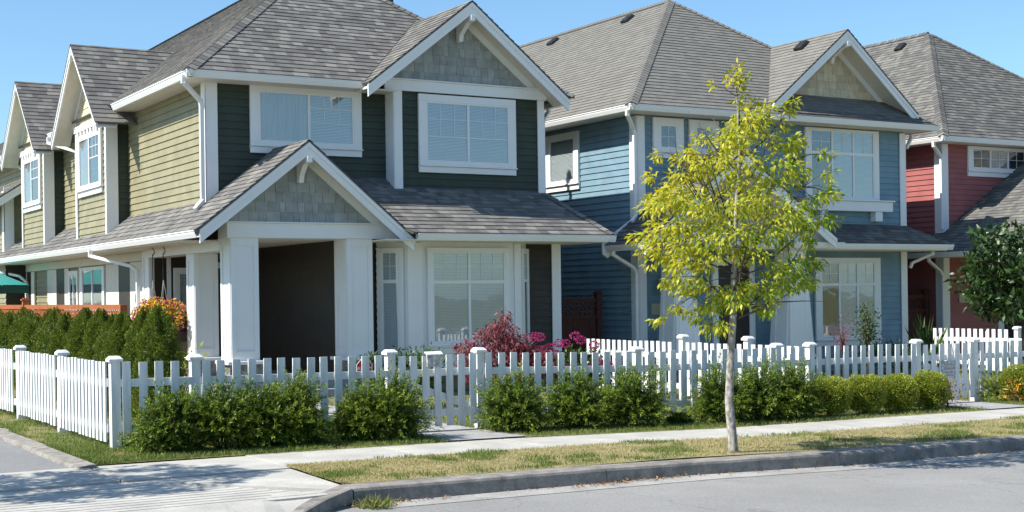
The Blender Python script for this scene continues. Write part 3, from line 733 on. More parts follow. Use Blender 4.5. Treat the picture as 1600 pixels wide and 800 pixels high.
mb = MB(); WL.box(mb, 38.5, 39.9, .1, 2.2, .026, .05); mb.build('back_door', 'dark', G)
# downspouts
downspout([(7.25,22.62,5.33),(7.25,22.62,5.22),(7.66,22.98,4.98),(7.68,23.0,4.90),(7.68,23.0,3.28),(7.52,22.9,3.13)], G)
downspout([(7.25,32.5,5.32),(7.25,32.5,5.2),(7.70,31.75,4.95),(7.70,31.75,3.1),(7.55,31.75,3.0)], G)
downspout([(7.25,36.75,5.32),(7.25,36.75,5.2),(7.68,36.9,4.9),(7.70,36.9,3.1)], G)
downspout([(7.0,27.9,2.58),(7.0,27.9,2.48),(7.62,27.2,2.26),(7.72,27.12,2.15),(7.72,27.1,.2)], G)
downspout([(7.0,38.8,2.58),(7.0,38.8,2.48),(7.62,37.7,2.26),(7.78,37.6,2.1),(7.78,37.6,.2)], G)
downspout([(14.98,23.4,5.32),(14.98,23.4,5.25),(14.62,23.0,5.05),(14.55,22.95,4.95),(14.55,22.95,3.5)], G)
# flue pipe on the far slope
mb = MB(); mb.tube([(12.7,25.85,7.1),(12.7,25.85,8.3)], .06); mb.tube([(12.7,25.85,8.25),(12.7,25.85,8.3),(12.7,25.85,8.42)], [.11,.12,.07]); mb.build('flue', 'black', G)

# ------------------------------------------------------------ blue house
rnd = random.Random(23)
B = thing('house', (20.5, 26, -.2), 'blue two storey house with tan roof and tan gable, behind the street tree', 'house', 'gabled houses along the street')
BY = 22.83
body(B, [(16.74,24.35,BY,44,-.4,5.24)], 'teal')
mb = MB(); front(BY).siding(mb, 16.74, 24.35, -.2, 5.22); mb.build('wall', 'teal', B)
mb = MB(); left(16.74).siding(mb, BY, 44, -.2, 5.22); mb.build('wall', 'teal', B)
mb = MB(); front(BY).box(mb, 16.70, 16.90, -.2, 5.2, .026, .055); left(16.74).box(mb, BY-.055, BY+.20, -.2, 5.2, .026, .052); front(BY).box(mb, 24.20, 24.39, -.2, 5.2, .026, .055)
front(BY).box(mb, 19.55, 19.70, 4.2, 5.2, .026, .05)
split_build(mb, 'corner_board', 'white', B, bevel=.004)
hiproof(16.15, 24.85, 22.2, 5.35, .75, 46, B, 'roofb', pal_b, rnd)
mb = MB(); mb.box(16.27, 24.73, 22.32, BY, 5.23, 5.255); mb.box(16.27, 16.74, BY, 45, 5.23, 5.255); mb.box(24.35, 24.73, BY, 45, 5.23, 5.255); mb.build('soffit', 'cream', B)
gutter((16.12,22.17,5.34), (24.88,22.17,5.34), (0,-1,0), B); gutter((16.12,22.17,5.34), (16.12,45,5.34), (-1,0,0), B); gutter((24.88,22.2,5.34), (24.88,45,5.34), (1,0,0), B)
gable(idt, 20.03, 5.62, 22.2, 7.36, 24.38, 5.60, 22.36, 25.6, 25.6, B, 'roofb', pal_b, rnd, wall_b=22.98, wall_z=5.78, wallmat='tan')
window(front(BY), 17.28, 17.72, 4.56, 5.05, B, [0,1], lites=(2,2), casing=.17, casetop=.14, d=.02, fills=['none'])
window(front(BY), 18.22, 18.66, 4.56, 5.05, B, [0,1], lites=(2,2), casing=.17, casetop=.14, d=.02, fills=['none'])
window(front(BY), 19.12, 19.48, 4.56, 5.05, B, [0,1], lites=(2,2), casing=.10, casetop=.14, d=.02, fills=['none'])
window(front(BY), 21.42, 23.36, 3.66, 5.16, B, [0,.333,.667,1], split=.66, lites=((2,2),(2,2),(2,2)), casing=.15, casetop=.04, d=.02, sill=False, fills=['none','blind','blind'])
mb = MB(); W_ = front(BY); W_.box(mb, 21.15, 23.78, 3.36, 3.58, .026, .22); W_.box(mb, 21.12, 23.82, 3.585, 3.615, .026, .26)
W_.box(mb, 21.55, 21.77, 3.14, 3.355, .026, .20); W_.box(mb, 23.25, 23.47, 3.14, 3.355, .026, .20); mb.build('window_shelf', 'white', B, bevel=.005)
window(left(16.74), 25.05, 26.04, 4.06, 5.0, B, [0,1], casing=.16, casetop=.12, d=.02)
# lower roofs
mb = MB(); p = .755; za = lambda x: 2.55+p*(x-15.9)
courses(mb, [(15.9,21.5,2.55),(18.4,21.5,za(18.4)),(18.4,BY,za(18.4)),(15.9,BY,2.55)], (0,-1,0), (1,0,p), pal=pal_g, rnd=rnd)
mb.build('side_roof', 'roofr', B, tones=True)
gable(idt, 15.95, 2.58, 18.4, za(18.4), 20.95, 2.72, 21.5, BY, BY, B, 'roofr', pal_g, rnd, wall_b=21.95, wall_z=2.80, wallmat='tan', names=('porch_roof','rake_board'), skipL=True)
mb = MB(); courses(mb, [(20.0,21.95,2.62),(24.95,21.95,2.62),(24.35,BY,3.06),(20.0,BY,3.06)], (1,0,0), (0,.88,.46), pal=pal_g, rnd=rnd)
courses(mb, [(24.95,21.95,2.62),(24.95,26,2.62),(24.35,26,3.06),(24.35,BY,3.06)], (0,1,0), (-.6,0,.46), pal=pal_g, rnd=rnd)
mb.build('front_roof', 'roofr', B, tones=True)
mb = MB(); courses(mb, [(20.0,22.22,5.40),(24.6,22.22,5.40),(24.6,22.98,5.80),(20.0,22.98,5.80)], (1,0,0), (0,.76,.42), pal=pal_g, rnd=rnd); mb.build('pent_roof', 'roofr', B, tones=True)
mb = MB(); mb.prism([(15.86,BY+.0,2.62),(15.86,BY,2.38),(15.98,BY,2.30),(16.6,BY,2.86),(16.6,BY,3.1)], (0,.04,0)); mb.build('rake_board', 'white', B)
gutter((15.88,21.5,2.55), (15.88,BY,2.55), (-1,0,0), B)
gutter((18.6,21.62,2.61), (21.3,21.62,2.61), (0,-1,0), B); gutter((21.2,21.92,2.60), (25.0,21.92,2.60), (0,-1,0), B); gutter((24.98,21.92,2.60), (24.98,26,2.60), (1,0,0), B)
mb = MB(); mb.box(16.0, 24.9, 22.05, BY, 2.46, 2.485); mb.box(16.74, 21.3, 21.7, 22.05, 2.46, 2.485); mb.build('soffit', 'cream', B)
mb = MB(); mb.box(16.72, 20.95, 21.86, 22.34, 2.49, 2.80); mb.build('porch_beam', 'white', B, bevel=.005)
# porch between the tapered columns
mb = MB(); mb.box(17.0, 20.6, 21.8, BY-.03, -.3, .05); mb.build('porch_deck', 'path', B)
column(16.98, 17.42, 21.9, 22.34, .25, 2.46, B, pier_z=-.3, taper=.09)
column(19.98, 20.42, 21.9, 22.34, .25, 2.46, B, pier_z=-.3, taper=.12)
mb = MB(); front(BY).box(mb, 18.75, 19.60, .05, 2.15, .026, .06); dr = mb.build('front_door', 'dark', B)
mb = MB(); front(BY).box(mb, 18.6, 18.75, .05, 2.3, .026, .08); front(BY).box(mb, 19.6, 19.75, .05, 2.3, .026, .08); front(BY).box(mb, 18.75, 19.6, 2.15, 2.3, .026, .08); mb.build('frame', 'white', dr)
window(front(BY), 21.68, 23.34, .55, 2.22, B, [0,.333,.667,1], split=.70, lites=((2,2),(2,2),(2,2)), casing=.17, casetop=.10, d=.02, fills=['none','blind','blind'])
mb = MB(); front(BY).box(mb, 17.02, 17.5, 1.14, 1.37, .03, .05); mb.build('number_plaque', 'plaque', B)
mb = MB(); mb.box(17.28,17.40,BY-.18,BY-.06,1.62,1.86); mb.box(17.25,17.43,BY-.21,BY-.03,1.861,1.88); mb.box(17.31,17.37,BY-.07,BY-.02,1.7,1.76); mb.build('porch_lantern', 'black', B)
downspout([(16.2,22.4,5.24),(16.2,22.4,5.14),(16.58,BY-.1,4.92),(16.62,BY-.08,4.82),(16.62,BY-.08,3.15),(16.5,BY-.15,3.05)], B)
downspout([(15.98,22.65,2.44),(15.98,22.65,2.36),(16.5,22.72,2.12),(16.62,BY-.08,2.02),(16.62,BY-.08,0)], B)
downspout([(24.82,23.0,5.22),(24.82,23.0,5.15),(24.55,22.86,4.95),(24.50,22.85,4.88)], B)
downspout([(24.92,22.5,2.48),(24.92,22.5,2.4),(24.55,22.78,2.2),(24.5,22.79,2.1)], B)
roof_vent(20.1, 31.1, 8.31, .75, B); roof_vent(20.1, 27.7, 8.31, .75, B); roof_vent(21.9, 23.5, 7.12, .8, B)

# ------------------------------------------------------------ red house
rnd = random.Random(37)
RH = thing('house', (30, 27, -.25), 'dark red two storey house with grey roof at the right edge', 'house', 'gabled houses along the street')
RY = 23.5
body(RH, [(26.4,34.4,RY,44,-.4,5.14)], 'red')
mb = MB(); front(RY).siding(mb, 26.4, 34.4, -.2, 5.14); mb.build('wall', 'red', RH)
mb = MB(); left(26.4).siding(mb, RY, 44, -.2, 5.14); mb.build('wall', 'red', RH)
mb = MB(); front(RY).box(mb, 26.36, 26.56, -.2, 5.12, .026, .055); left(26.4).box(mb, RY-.055, RY+.2, -.2, 5.12, .026, .052); split_build(mb, 'corner_board', 'white', RH, bevel=.004)
hiproof(25.85, 34.75, 22.95, 5.25, .80, 46, RH, 'roofr', pal_r, rnd)
mb = MB(); mb.box(25.97, 34.6, 23.07, RY, 5.13, 5.155); mb.box(25.97, 26.4, RY, 45, 5.13, 5.155); mb.build('soffit', 'cream', RH)
gutter((25.82,22.92,5.24), (34.8,22.92,5.24), (0,-1,0), RH); gutter((25.82,22.92,5.24), (25.82,45,5.24), (-1,0,0), RH)
window(front(RY), 27.42, 29.38, 4.56, 5.06, RH, [0,.333,.667,1], lites=((2,2),(2,2),(2,2)), casing=.16, casetop=.05, d=.02, fills=['none','curtain','none'])
mb = MB(); p = .62; zr2 = lambda x: 2.47+p*(x-25.6)
courses(mb, [(25.6,19.6,2.47),(30.2,19.6,zr2(30.2)),(30.2,RY,zr2(30.2)),(25.6,RY,2.47)], (0,-1,0), (1,0,p), pal=pal_r, rnd=rnd)
courses(mb, [(34.8,19.6,2.47),(30.2,19.6,zr2(30.2)),(30.2,RY,zr2(30.2)),(34.8,RY,2.47)], (0,1,0), (-1,0,p), pal=pal_r, rnd=rnd)
courses(mb, [(25.6,RY,2.47),(26.4,RY,zr2(26.4)),(26.4,30,zr2(26.4)),(25.6,30,2.47)], (0,-1,0), (1,0,p), pal=pal_r, rnd=rnd)
mb.build('porch_roof', 'roofr', RH, tones=True)
gutter((25.57,19.6,2.46), (25.57,30,2.46), (-1,0,0), RH)
mb = MB(); mb.box(25.7, 26.4, 19.7, 30, 2.34, 2.365); mb.box(26.4, 34, 19.7, RY, 2.34, 2.365); mb.build('soffit', 'cream', RH)
mb = MB(); mb.box(26.5, 34, 20.0, 20.4, 2.37, 2.62); mb.prism([(26.0,20.0,2.62),(34.4,20.0,2.62),(30.2,20.0,5.15)], (0,.1,0)); mb.build('porch_gable', 'white', RH)
column(26.9, 27.35, 20.0, 20.45, .3, 2.34, RH, pier_z=-.3, taper=.08); column(31.5, 31.95, 20.0, 20.45, .3, 2.34, RH, pier_z=-.3, taper=.08)
mb = MB(); front(RY).box(mb, 28.3, 28.5, -.1, 2.3, .026, .06); front(RY).box(mb, 29.5, 29.7, -.1, 2.3, .026, .06); split_build(mb, 'door_frame', 'white', RH)
mb = MB(); front(RY).box(mb, 28.5, 29.5, -.1, 2.2, .026, .05); mb.build('front_door', 'inner', RH)
mb = MB(); front(RY).box(mb, 26.9, 27.35, 1.24, 1.5, .03, .05); pqr = mb.build('number_plaque', 'plaque', RH)
downspout([(25.9,23.3,5.12),(25.9,23.3,5.02),(26.26,RY-.1,4.8),(26.28,RY-.09,4.7),(26.28,RY-.09,3.05)], RH)
downspout([(25.68,23.3,2.34),(25.68,23.3,2.26),(26.2,RY-.1,2.0),(26.28,RY-.09,1.9),(26.28,RY-.09,0)], RH)
roof_vent(29.85, 28.0, 8.45, .8, RH)

# ------------------------------------------------------------ farther wing at the left edge
rnd = random.Random(5)
N_ = thing('house', (9.5, 44, 0), 'end of a dark sided house with white corner board, beyond the dormers', 'house', 'gabled houses along the street')
body(N_, [(7.35,13,38.0,50,-.2,4.5)], 'taupe')
mb = MB(); front(38.0).siding(mb, 7.35, 13, 2.6, 4.6); left(7.35).siding(mb, 38, 50, .1, 4.5); mb.build('wall', 'green', N_)
mb = MB(); front(38.0).box(mb, 7.30, 7.56, 2.6, 4.6, .026, .055); left(7.35).box(mb, 37.945, 38.2, 2.6, 4.5, .026, .052); split_build(mb, 'corner_board', 'white', N_, bevel=.004)
gable(idt, 6.7, 4.05, 9.9, 6.15, 13.2, 4.05, 37.3, 50, 50, N_, 'roofg', pal_g, rnd, wall_b=37.9, wall_z=4.5, bracket=False)

# ============================================================ fences
pk = None
def picket_mesh():
    mb = MB(); mb.box(-.045, .045, -.0095, .0095, 0, .86)
    me = bpy.data.meshes.new('picket'); me.from_pydata(mb.v, [], mb.f); me.materials.append(MT['fence']); return me
PM = picket_mesh()
def post_mesh(h):
    mb = MB(); mb.box(-.05, .05, -.05, .05, -.1, h-.06)
    me = bpy.data.meshes.new('post'); me.from_pydata(mb.v, [], mb.f); me.materials.append(MT['fence'])
    mb = MB(); c = .074; z = h-.06
    mb.add([(-c,-c,z),(c,-c,z),(c,c,z),(-c,c,z),(-c,-c,z+.028),(c,-c,z+.028),(c,c,z+.028),(-c,c,z+.028),(-.045,-.045,z+.06),(.045,-.045,z+.06),(.045,.045,z+.06),(-.045,.045,z+.06)],
           [(3,2,1,0),(0,1,5,4),(1,2,6,5),(2,3,7,6),(3,0,4,7),(4,5,9,8),(5,6,10,9),(6,7,11,10),(7,4,8,11),(8,9,10,11)])
    mc = bpy.data.meshes.new('cap'); mc.from_pydata(mb.v, [], mb.f); mc.materials.append(MT['fence'])
    return me, mc
POSTS = post_mesh(1.0)
frn = random.Random(77)
def place(me, name, parent, loc, rot=(0,0,0)):
    o = bpy.data.objects.new(name, me); COL.objects.link(o); o.parent = parent; o.location = Vector(loc)-(ORG[parent.name] if parent.name in ORG else Vector()); o.rotation_euler = rot
    ORG[o.name] = Vector(loc); return o
def post(parent, x, y, z, rot=0, s=1.0):
    o = place(POSTS[0], 'post', parent, (x, y, z), (frn.uniform(-.008,.008), frn.uniform(-.008,.008), rot)); o.scale = (1,1,s)
    c = bpy.data.objects.new('post_cap', POSTS[1]); COL.objects.link(c); c.parent = o; return o
def fence(label, p, q, posts, sp=.172, skip=(), gate=False, ztop=None, name='picket_fence', group='white picket fences', zf=None, pz=1.0):
    """posts: distances along p->q. pickets between, rails behind"""
    p, q = Vector((*p, 0)), Vector((*q, 0)); d = (q-p); L = d.length; d.normalize(); out = Vector((d.y, -d.x, 0))
    if abs(d.y) > .5: out = Vector((-1, 0, 0))
    zf = zf or (lambda x: zt(x)); ang = math.atan2(d.y, d.x)
    root = thing(name, (p.x, p.y, zf(p.x)), label, 'fence', group)
    for s in posts:
        a = p+d*s; post(root, a.x, a.y, zf(a.x)-.0, ang, pz)
    s = sp*.62
    while s < L-.05:
        if all(abs(s-t) > .10 for t in posts):
            a = p+d*s+out*.065; j = frn.uniform(-.006,.006)
            place(PM, 'picket', root, (a.x, a.y, zf(a.x)+.075+j), (0, frn.uniform(-.012,.012) if abs(d.x) > .5 else 0, ang))
        s += sp+frn.uniform(-.006,.006)
    st = sorted(set([0.0, L]+list(posts)))
    for a, b in zip(st, st[1:]):
        if b-a < .15: continue
        for zr_ in (.22, .71):
            A_, B_ = p+d*(a+.03), p+d*(b-.03)
            mb = MB(); mb.bar((A_.x,A_.y,zf(A_.x)+zr_)+Vector() if False else Vector((A_.x,A_.y,zf(A_.x)+zr_))+out*.036, Vector((B_.x,B_.y,zf(B_.x)+zr_))+out*.036, .036, .085)
            mb.build('rail', 'fence', root)
    return root
fence('white picket fence along the lane, in front of the tall hedge', (3.98,14.97), (3.98,36.5), [2.33, 4.72, 7.1, 9.5, 11.9, 14.3, 16.7, 19.1], sp=.156)
fence('white picket fence section with tall corner post, behind the spiky shrubs at the lane corner', (3.98,14.9), (7.25,14.9), [0, .88, 3.27], sp=.176)
fence('long white picket fence section between the flyer gate and the blue house fence corner', (8.46,14.9), (13.95,14.9), [0, 2.4, 4.86, 5.49], sp=.176)
fence('white picket fence section behind the clipped round shrubs', (13.96,14.9), (16.13,14.9), [2.17], sp=.176)
fence('white picket fence section right of the notice board gate', (17.4,14.9), (23.4,14.9), [0, 2.4, 4.8], sp=.176)
fence('white picket fence running back between the green and blue yards', (13.95,15.0), (13.95,20.6), [1.25, 2.85], sp=.16, pz=1.06)
fence('white picket fence running back between the blue and red yards, behind the dark glossy tree', (23.5,15.0), (23.5,21.2), [1.5, 4.0], sp=.16)
def gate(label, x0, x1, y, flip=False):
    root = thing('gate', (x0, y, zt(x0)), label, 'gate', 'white picket gates')
    z = zt((x0+x1)/2); n = 7; w_ = x1-x0
    for k in range(n):
        x = x0+.12+(w_-.24)*k/(n-1)
        place(PM, 'picket', root, (x, y-.065, z+.06+frn.uniform(-.004,.004)), (0, frn.uniform(-.01,.01), 0))
    for zr_ in (.22, .71):
        mb = MB(); mb.bar((x0+.07,y-.036,z+zr_), (x1-.07,y-.036,z+zr_), .036, .085); mb.build('rail', 'fence', root)
    mb = MB(); a, b = (.62, .27); mb.bar((x0+.1,y-.034,z+a), (x1-.1,y-.034,z+b), .030, .085); mb.build('brace', 'fence', root)
    for zr_ in (.22, .71):
        mb = MB(); mb.box(x1-.12, x1-.01, y-.0875, y-.0755, z+zr_-.02, z+zr_+.02); mb.build('hinge', 'fence', root)
    return root
gate('white picket gate with a small flyer box, before the green house path', 7.25, 8.46, 14.9)
gate('white picket gate with a grey notice board, in front of the blue house path', 16.13, 17.4, 14.9)
z = zt(7.8)
t = thing('flyer_box', (7.76, 14.8, z+.8), 'small clear flyer box with white lid, fixed on top of the left gate', 'flyer box')
mb = MB(); mb.box(7.69, 7.87, 14.79, 14.822, z+.78, z+.93); mb.build('holder', 'paper', t, bevel=.004)
mb = MB(); mb.prism([(7.67,14.765,z+.925),(7.89,14.765,z+.925),(7.89,14.83,z+.955),(7.67,14.83,z+.955)], (0,0,.012)); mb.build('lid', 'white', t)
z = zt(16.8)
t = thing('notice_board', (16.75, 14.8, z+.6), 'weathered grey notice board hung on the right hand gate', 'sign')
mb = MB(); mb.box(16.58, 16.87, 14.80, 14.822, z+.42, z+.66); mb.build('board', 'paper', t, bevel=.003)
for k, s_ in enumerate((.20, .23, .15)):
    mb = MB(); mb.box(16.62, 16.62+s_, 14.796, 14.7985, z+.59-k*.06, z+.605-k*.06); mb.build('faded_line', 'path', t)
# red octagonal alarm sign on a stake behind the fence
ax, ay = 7.12, 15.35; z = zt(ax)
t = thing('alarm_sign', (ax, ay, z), 'small red octagonal alarm sign on a stake, behind the fence left of the gate', 'sign')
mb = MB(); mb.prism([(ax+.115*math.cos(R(22.5+45*k)), ay, z+.76+.125*math.sin(R(22.5+45*k))) for k in range(8)], (0,.006,0)); fc = mb.build('rim', 'letter', t)
mb = MB(); mb.prism([(ax+.106*math.cos(R(22.5+45*k)), ay-.003, z+.76+.115*math.sin(R(22.5+45*k))) for k in range(8)], (0,.003,0)); mb.build('face', 'signred', t)
text('lettering', 'ALARM', .062, (ax, ay-.006, z+.76), RF, 'letter', t, ext=.001)
mb = MB(); mb.tube([(ax,ay+.014,z),(ax,ay+.014,z+.75)], .008); mb.build('stake', 'silver', t)
# cedar lattice screens
def lattice(label, x0, y0, x1, y1, z0, z1, m, posts, name='lattice_fence', solid=None, capless=()):
    a, b = Vector((x0,y0,0)), Vector((x1,y1,0)); d = (b-a); L = d.length; d.normalize(); n = Vector((-d.y, d.x, 0))
    t = thing(name, (x0, y0, 0), label, 'fence', None)
    Wn = Wall((x0,y0,0), d, n)
    for s in posts:
        mb = MB(); Wn.box(mb, s-.06, s+.06, z0, z1+(.0 if s in capless else .09), -.06, .06); p_ = mb.build('post', m, t, bevel=.005)
        if s in capless: continue
        mb = MB(); Wn.box(mb, s-.085, s+.085, z1+.091, z1+.125, -.085, .085); Wn.box(mb, s-.05, s+.05, z1+.126, z1+.15, -.05, .05); mb.build('post_cap', m, p_, bevel=.008)
    st = sorted(posts)
    zl = z1-.42 if solid else z0
    for s0, s1 in zip(st, st[1:]):
        mb = MB(); Wn.box(mb, s0+.061, s1-.061, z1-.09, z1, -.03, .03); mb.build('top_rail', m, t)
        mb = MB(); Wn.box(mb, s0+.061, s1-.061, zl, zl+.08, -.03, .03); mb.build('rail', m, t)
        mb = MB(); st_ = .115; h = z1-.09-zl-.08; k = -int(h/st_)-1
        def strip(s, sg, dd):
            # diagonal slat clipped to the panel
            x_0, x_1 = s, s+sg*h; zz0, zz1 = zl+.08, z1-.09
            pts = []
            lo, hi = s0+.061, s1-.061
            t0, t1 = 0.0, 1.0
            dx = x_1-x_0
            for bound, sign in ((lo, 1), (hi, -1)):
                v0, v1 = (x_0-bound)*sign, (x_1-bound)*sign
                if v0 < 0 and v1 < 0: return
                if v0 < 0: t0 = max(t0, -v0/(v1-v0))
                if v1 < 0: t1 = min(t1, v0/(v0-v1))
            if t1-t0 < .05: return
            A_ = Wn.p(x_0+dx*t0, zz0+(zz1-zz0)*t0, dd); B_ = Wn.p(x_0+dx*t1, zz0+(zz1-zz0)*t1, dd)
            mb.bar(A_, B_, .008, .036, n.cross(B_-A_))
        s = s0-h
        while s < s1+h:
            strip(s, 1, .006); strip(s, -1, -.006); s += st_
        mb.build('lattice', m, t)
        if solid:
            mb = MB(); s = s0+.061
            while s < s1-.07: Wn.box(mb, s, min(s+.135, s1-.061), z0, zl, -.01, .01); s += .14
            mb.build('boards', m, t)
    return t
lattice('orange cedar lattice screen with capped posts, above the hedge', 6.4, 23.4, 6.4, 38.9, .5, 1.52, 'cedar', [0, 7.7, 15.4], capless=(0,))
lattice('dark reddish brown lattice topped fence between the green and blue houses', 14.8, 23.6, 16.35, 23.6, 0, 1.50, 'cedard', [.05, 1.45], name='side_fence', solid=True)
lattice('nearly black lattice topped fence between the blue and red houses', 24.45, 23.9, 26.35, 23.9, -.2, 1.45, 'cedard', [.05, .5, 1.75], name='side_fence', solid=True)
# patio umbrella
t = thing('patio_umbrella', (6.05, 36.0, .2), 'teal patio umbrella with dark green lettered valance, at the left edge above the cedar screen', 'umbrella')
ux, uy, uz = 6.05, 36.0, 2.0; rr = 1.45
mb = MB(); pts = [(ux+rr*math.cos(R(22.5+45*k)), uy+rr*math.sin(R(22.5+45*k))) for k in range(8)]
for k in range(8):
    a, b = pts[k], pts[(k+1)%8]
    mb.add([(a[0],a[1],uz),(b[0],b[1],uz),(ux,uy,uz+.62),(a[0],a[1],uz-.008),(b[0],b[1],uz-.008),(ux,uy,uz+.60)], [(0,1,2),(4,3,5)])
cn = mb.build('canopy', 'umb', t)
mb = MB()
for k in range(8):
    a, b = pts[k], pts[(k+1)%8]
    mb.add([(a[0],a[1],uz-.004),(b[0],b[1],uz-.004),(b[0],b[1],uz-.2),(a[0],a[1],uz-.2)], [(0,1,2,3)])
vl = mb.build('valance', 'umbd', cn)
k = 5; a, b = Vector((*pts[5-1], uz-.11)), Vector((*pts[5], uz-.11))
for k in (4, 5):
    a, b = Vector((*pts[k], uz-.11)), Vector((*pts[(k+1)%8], uz-.11)); mid = (a+b)/2; dd = (b-a); nn = Vector((dd.y, -dd.x, 0)).normalized()
    ang = math.atan2(dd.y, dd.x); mid += nn*.012
    text('lettering', 'STARBUCKS COFFEE', .105, mid, Euler((R(90), 0, ang)).to_matrix(), 'letter', vl, ext=.001)
mb = MB(); mb.tube([(ux,uy,.2),(ux,uy,uz+.6)], .022); mb.build('pole', 'white', t)
for k in range(8):
    mb = MB(); mb.bar((ux,uy,uz+.57), (pts[k][0],pts[k][1],uz-.02), .015, .02); mb.build('rib', 'white', cn)

# ============================================================ plants
def skinny(parent, name, pts, r, m='barkd', n=5):
    mb = MB(); mb.tube(pts, r, n=n); return mb.build(name, m, parent, smooth=True)

def spiky_shrub(x, y, z, rx, ry, h, seed, label, group, name='yew_shrub', n=560, needles=26, lean=0):
    rs = np.random.RandomState(seed)
    t = thing(name, (x, y, z), label, 'shrub', group)
    dr = sph(rs, n); dr[:,2] = np.abs(dr[:,2])*1.2-.45
    dr /= np.linalg.norm(dr, axis=1, keepdims=True)
    rad = lump(dr, seed, .40)*rs.uniform(.55, 1.0, n)
    base = np.array([x, y, z+h*.34])
    P0 = base+dr*rad[:,None]*np.array([rx,ry,h*.66])*.72
    out = dr*np.array([1,1,.8])+np.array([0,0,.35])+rs.normal(size=(n,3))*.30
    out /= np.linalg.norm(out, axis=1, keepdims=True)
    Ls = rs.uniform(.10, .24, n)*(h/.75)
    C, D, T = [], [], []
    for k in range(needles):
        f = (k+.5)/needles; side = 1 if k % 2 else -1
        c = P0+out*(Ls*f)[:,None]; c[:,2] -= .03*f*f
        tw = rs.normal(size=(n,3)); s = np.cross(out, tw); s /= np.linalg.norm(s, axis=1, keepdims=True)
        C.append(c); D.append(out*.75+s*side*.8+rs.normal(size=(n,3))*.12)
        T.append(np.clip((.18+.62*f)*(.35+.75*(rad-.5)/.5)+rs.normal(size=n)*.12, 0, 1))
    C, D, T = map(np.concatenate, (C, D, T)); keep = C[:,2] > z+.03
    leaves('foliage', C[keep], D[keep], rs.uniform(.028,.046,keep.sum()), rs.uniform(.009,.014,keep.sum()), 'yew', t, T[keep], rs=rs)
    # inner mass of needles and stems, inside shade put into their dark tones
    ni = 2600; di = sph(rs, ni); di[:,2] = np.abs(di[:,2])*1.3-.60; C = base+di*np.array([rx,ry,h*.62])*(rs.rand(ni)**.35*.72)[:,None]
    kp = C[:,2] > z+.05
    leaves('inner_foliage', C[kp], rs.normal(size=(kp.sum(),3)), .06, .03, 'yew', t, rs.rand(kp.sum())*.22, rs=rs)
    mb = MB()
    for k in range(9):
        a = rs.rand()*6.28; e = base+np.array([math.cos(a)*rx*.5, math.sin(a)*ry*.5, h*.2]); mb.tube([(x+math.cos(a)*.03,y+math.sin(a)*.03,z-.03), ((x+e[0])/2,(y+e[1])/2,z+h*.2), e], [.014,.01,.005], n=5)
    mb.build('stems', 'barkd', t)
    return t
YG = 'spiky green shrubs along the picket fence'
spec0 = [
 (4.40,14.26,.40,.38,.78,'broad spiky green shrub right beside the tall corner fence post'),
 (4.92,14.24,.38,.40,.88,'spiky green shrub in the clump by the lane corner, second from the corner post'),
 (5.40,14.26,.34,.38,.80,'spiky green shrub in the clump by the lane corner, third from the corner post'),
 (5.78,14.28,.33,.36,.84,'spiky green shrub ending the clump by the lane corner'),
 (6.52,14.25,.24,.32,.66,'smaller spiky shrub between the corner clump and the shrub at the left gate'),
 (6.92,14.22,.36,.38,.86,'spiky green shrub at the left end of the flyer box gate'),
 (8.62,14.34,.40,.36,.78,'spiky green shrub just right of the flyer box gate'),
 (9.55,14.34,.42,.36,.78,'spiky green shrub in the middle of the fence section right of the flyer box gate'),
 (10.38,14.34,.46,.36,.86,'spiky green shrub left of the gap in the row, beside a capped post'),
 (11.72,14.2,.38,.36,.82,'spiky green shrub directly behind the street tree trunk'),
 (12.35,14.2,.38,.36,.84,'spiky green shrub to the right of the street tree trunk'),
 (12.92,14.15,.38,.34,.88,'spiky green shrub next to the row of clipped round shrubs'),
]
spec = [(x, y, rx*1.08, ry*1.08, h*.96, lb) for (x, y, rx, ry, h, lb) in spec0]
for i, (x, y, rx, ry, h, lb) in enumerate(spec):
    spiky_shrub(x, y, zt(x)-.02, rx, ry, h, 100+i, lb, YG)
spiky_shrub(11.1, 14.3, zt(11.5)-.02, .22, .2, .22, 150, 'low dark creeping shrub in the gap of the shrub row', None, name='ground_shrub', n=90)

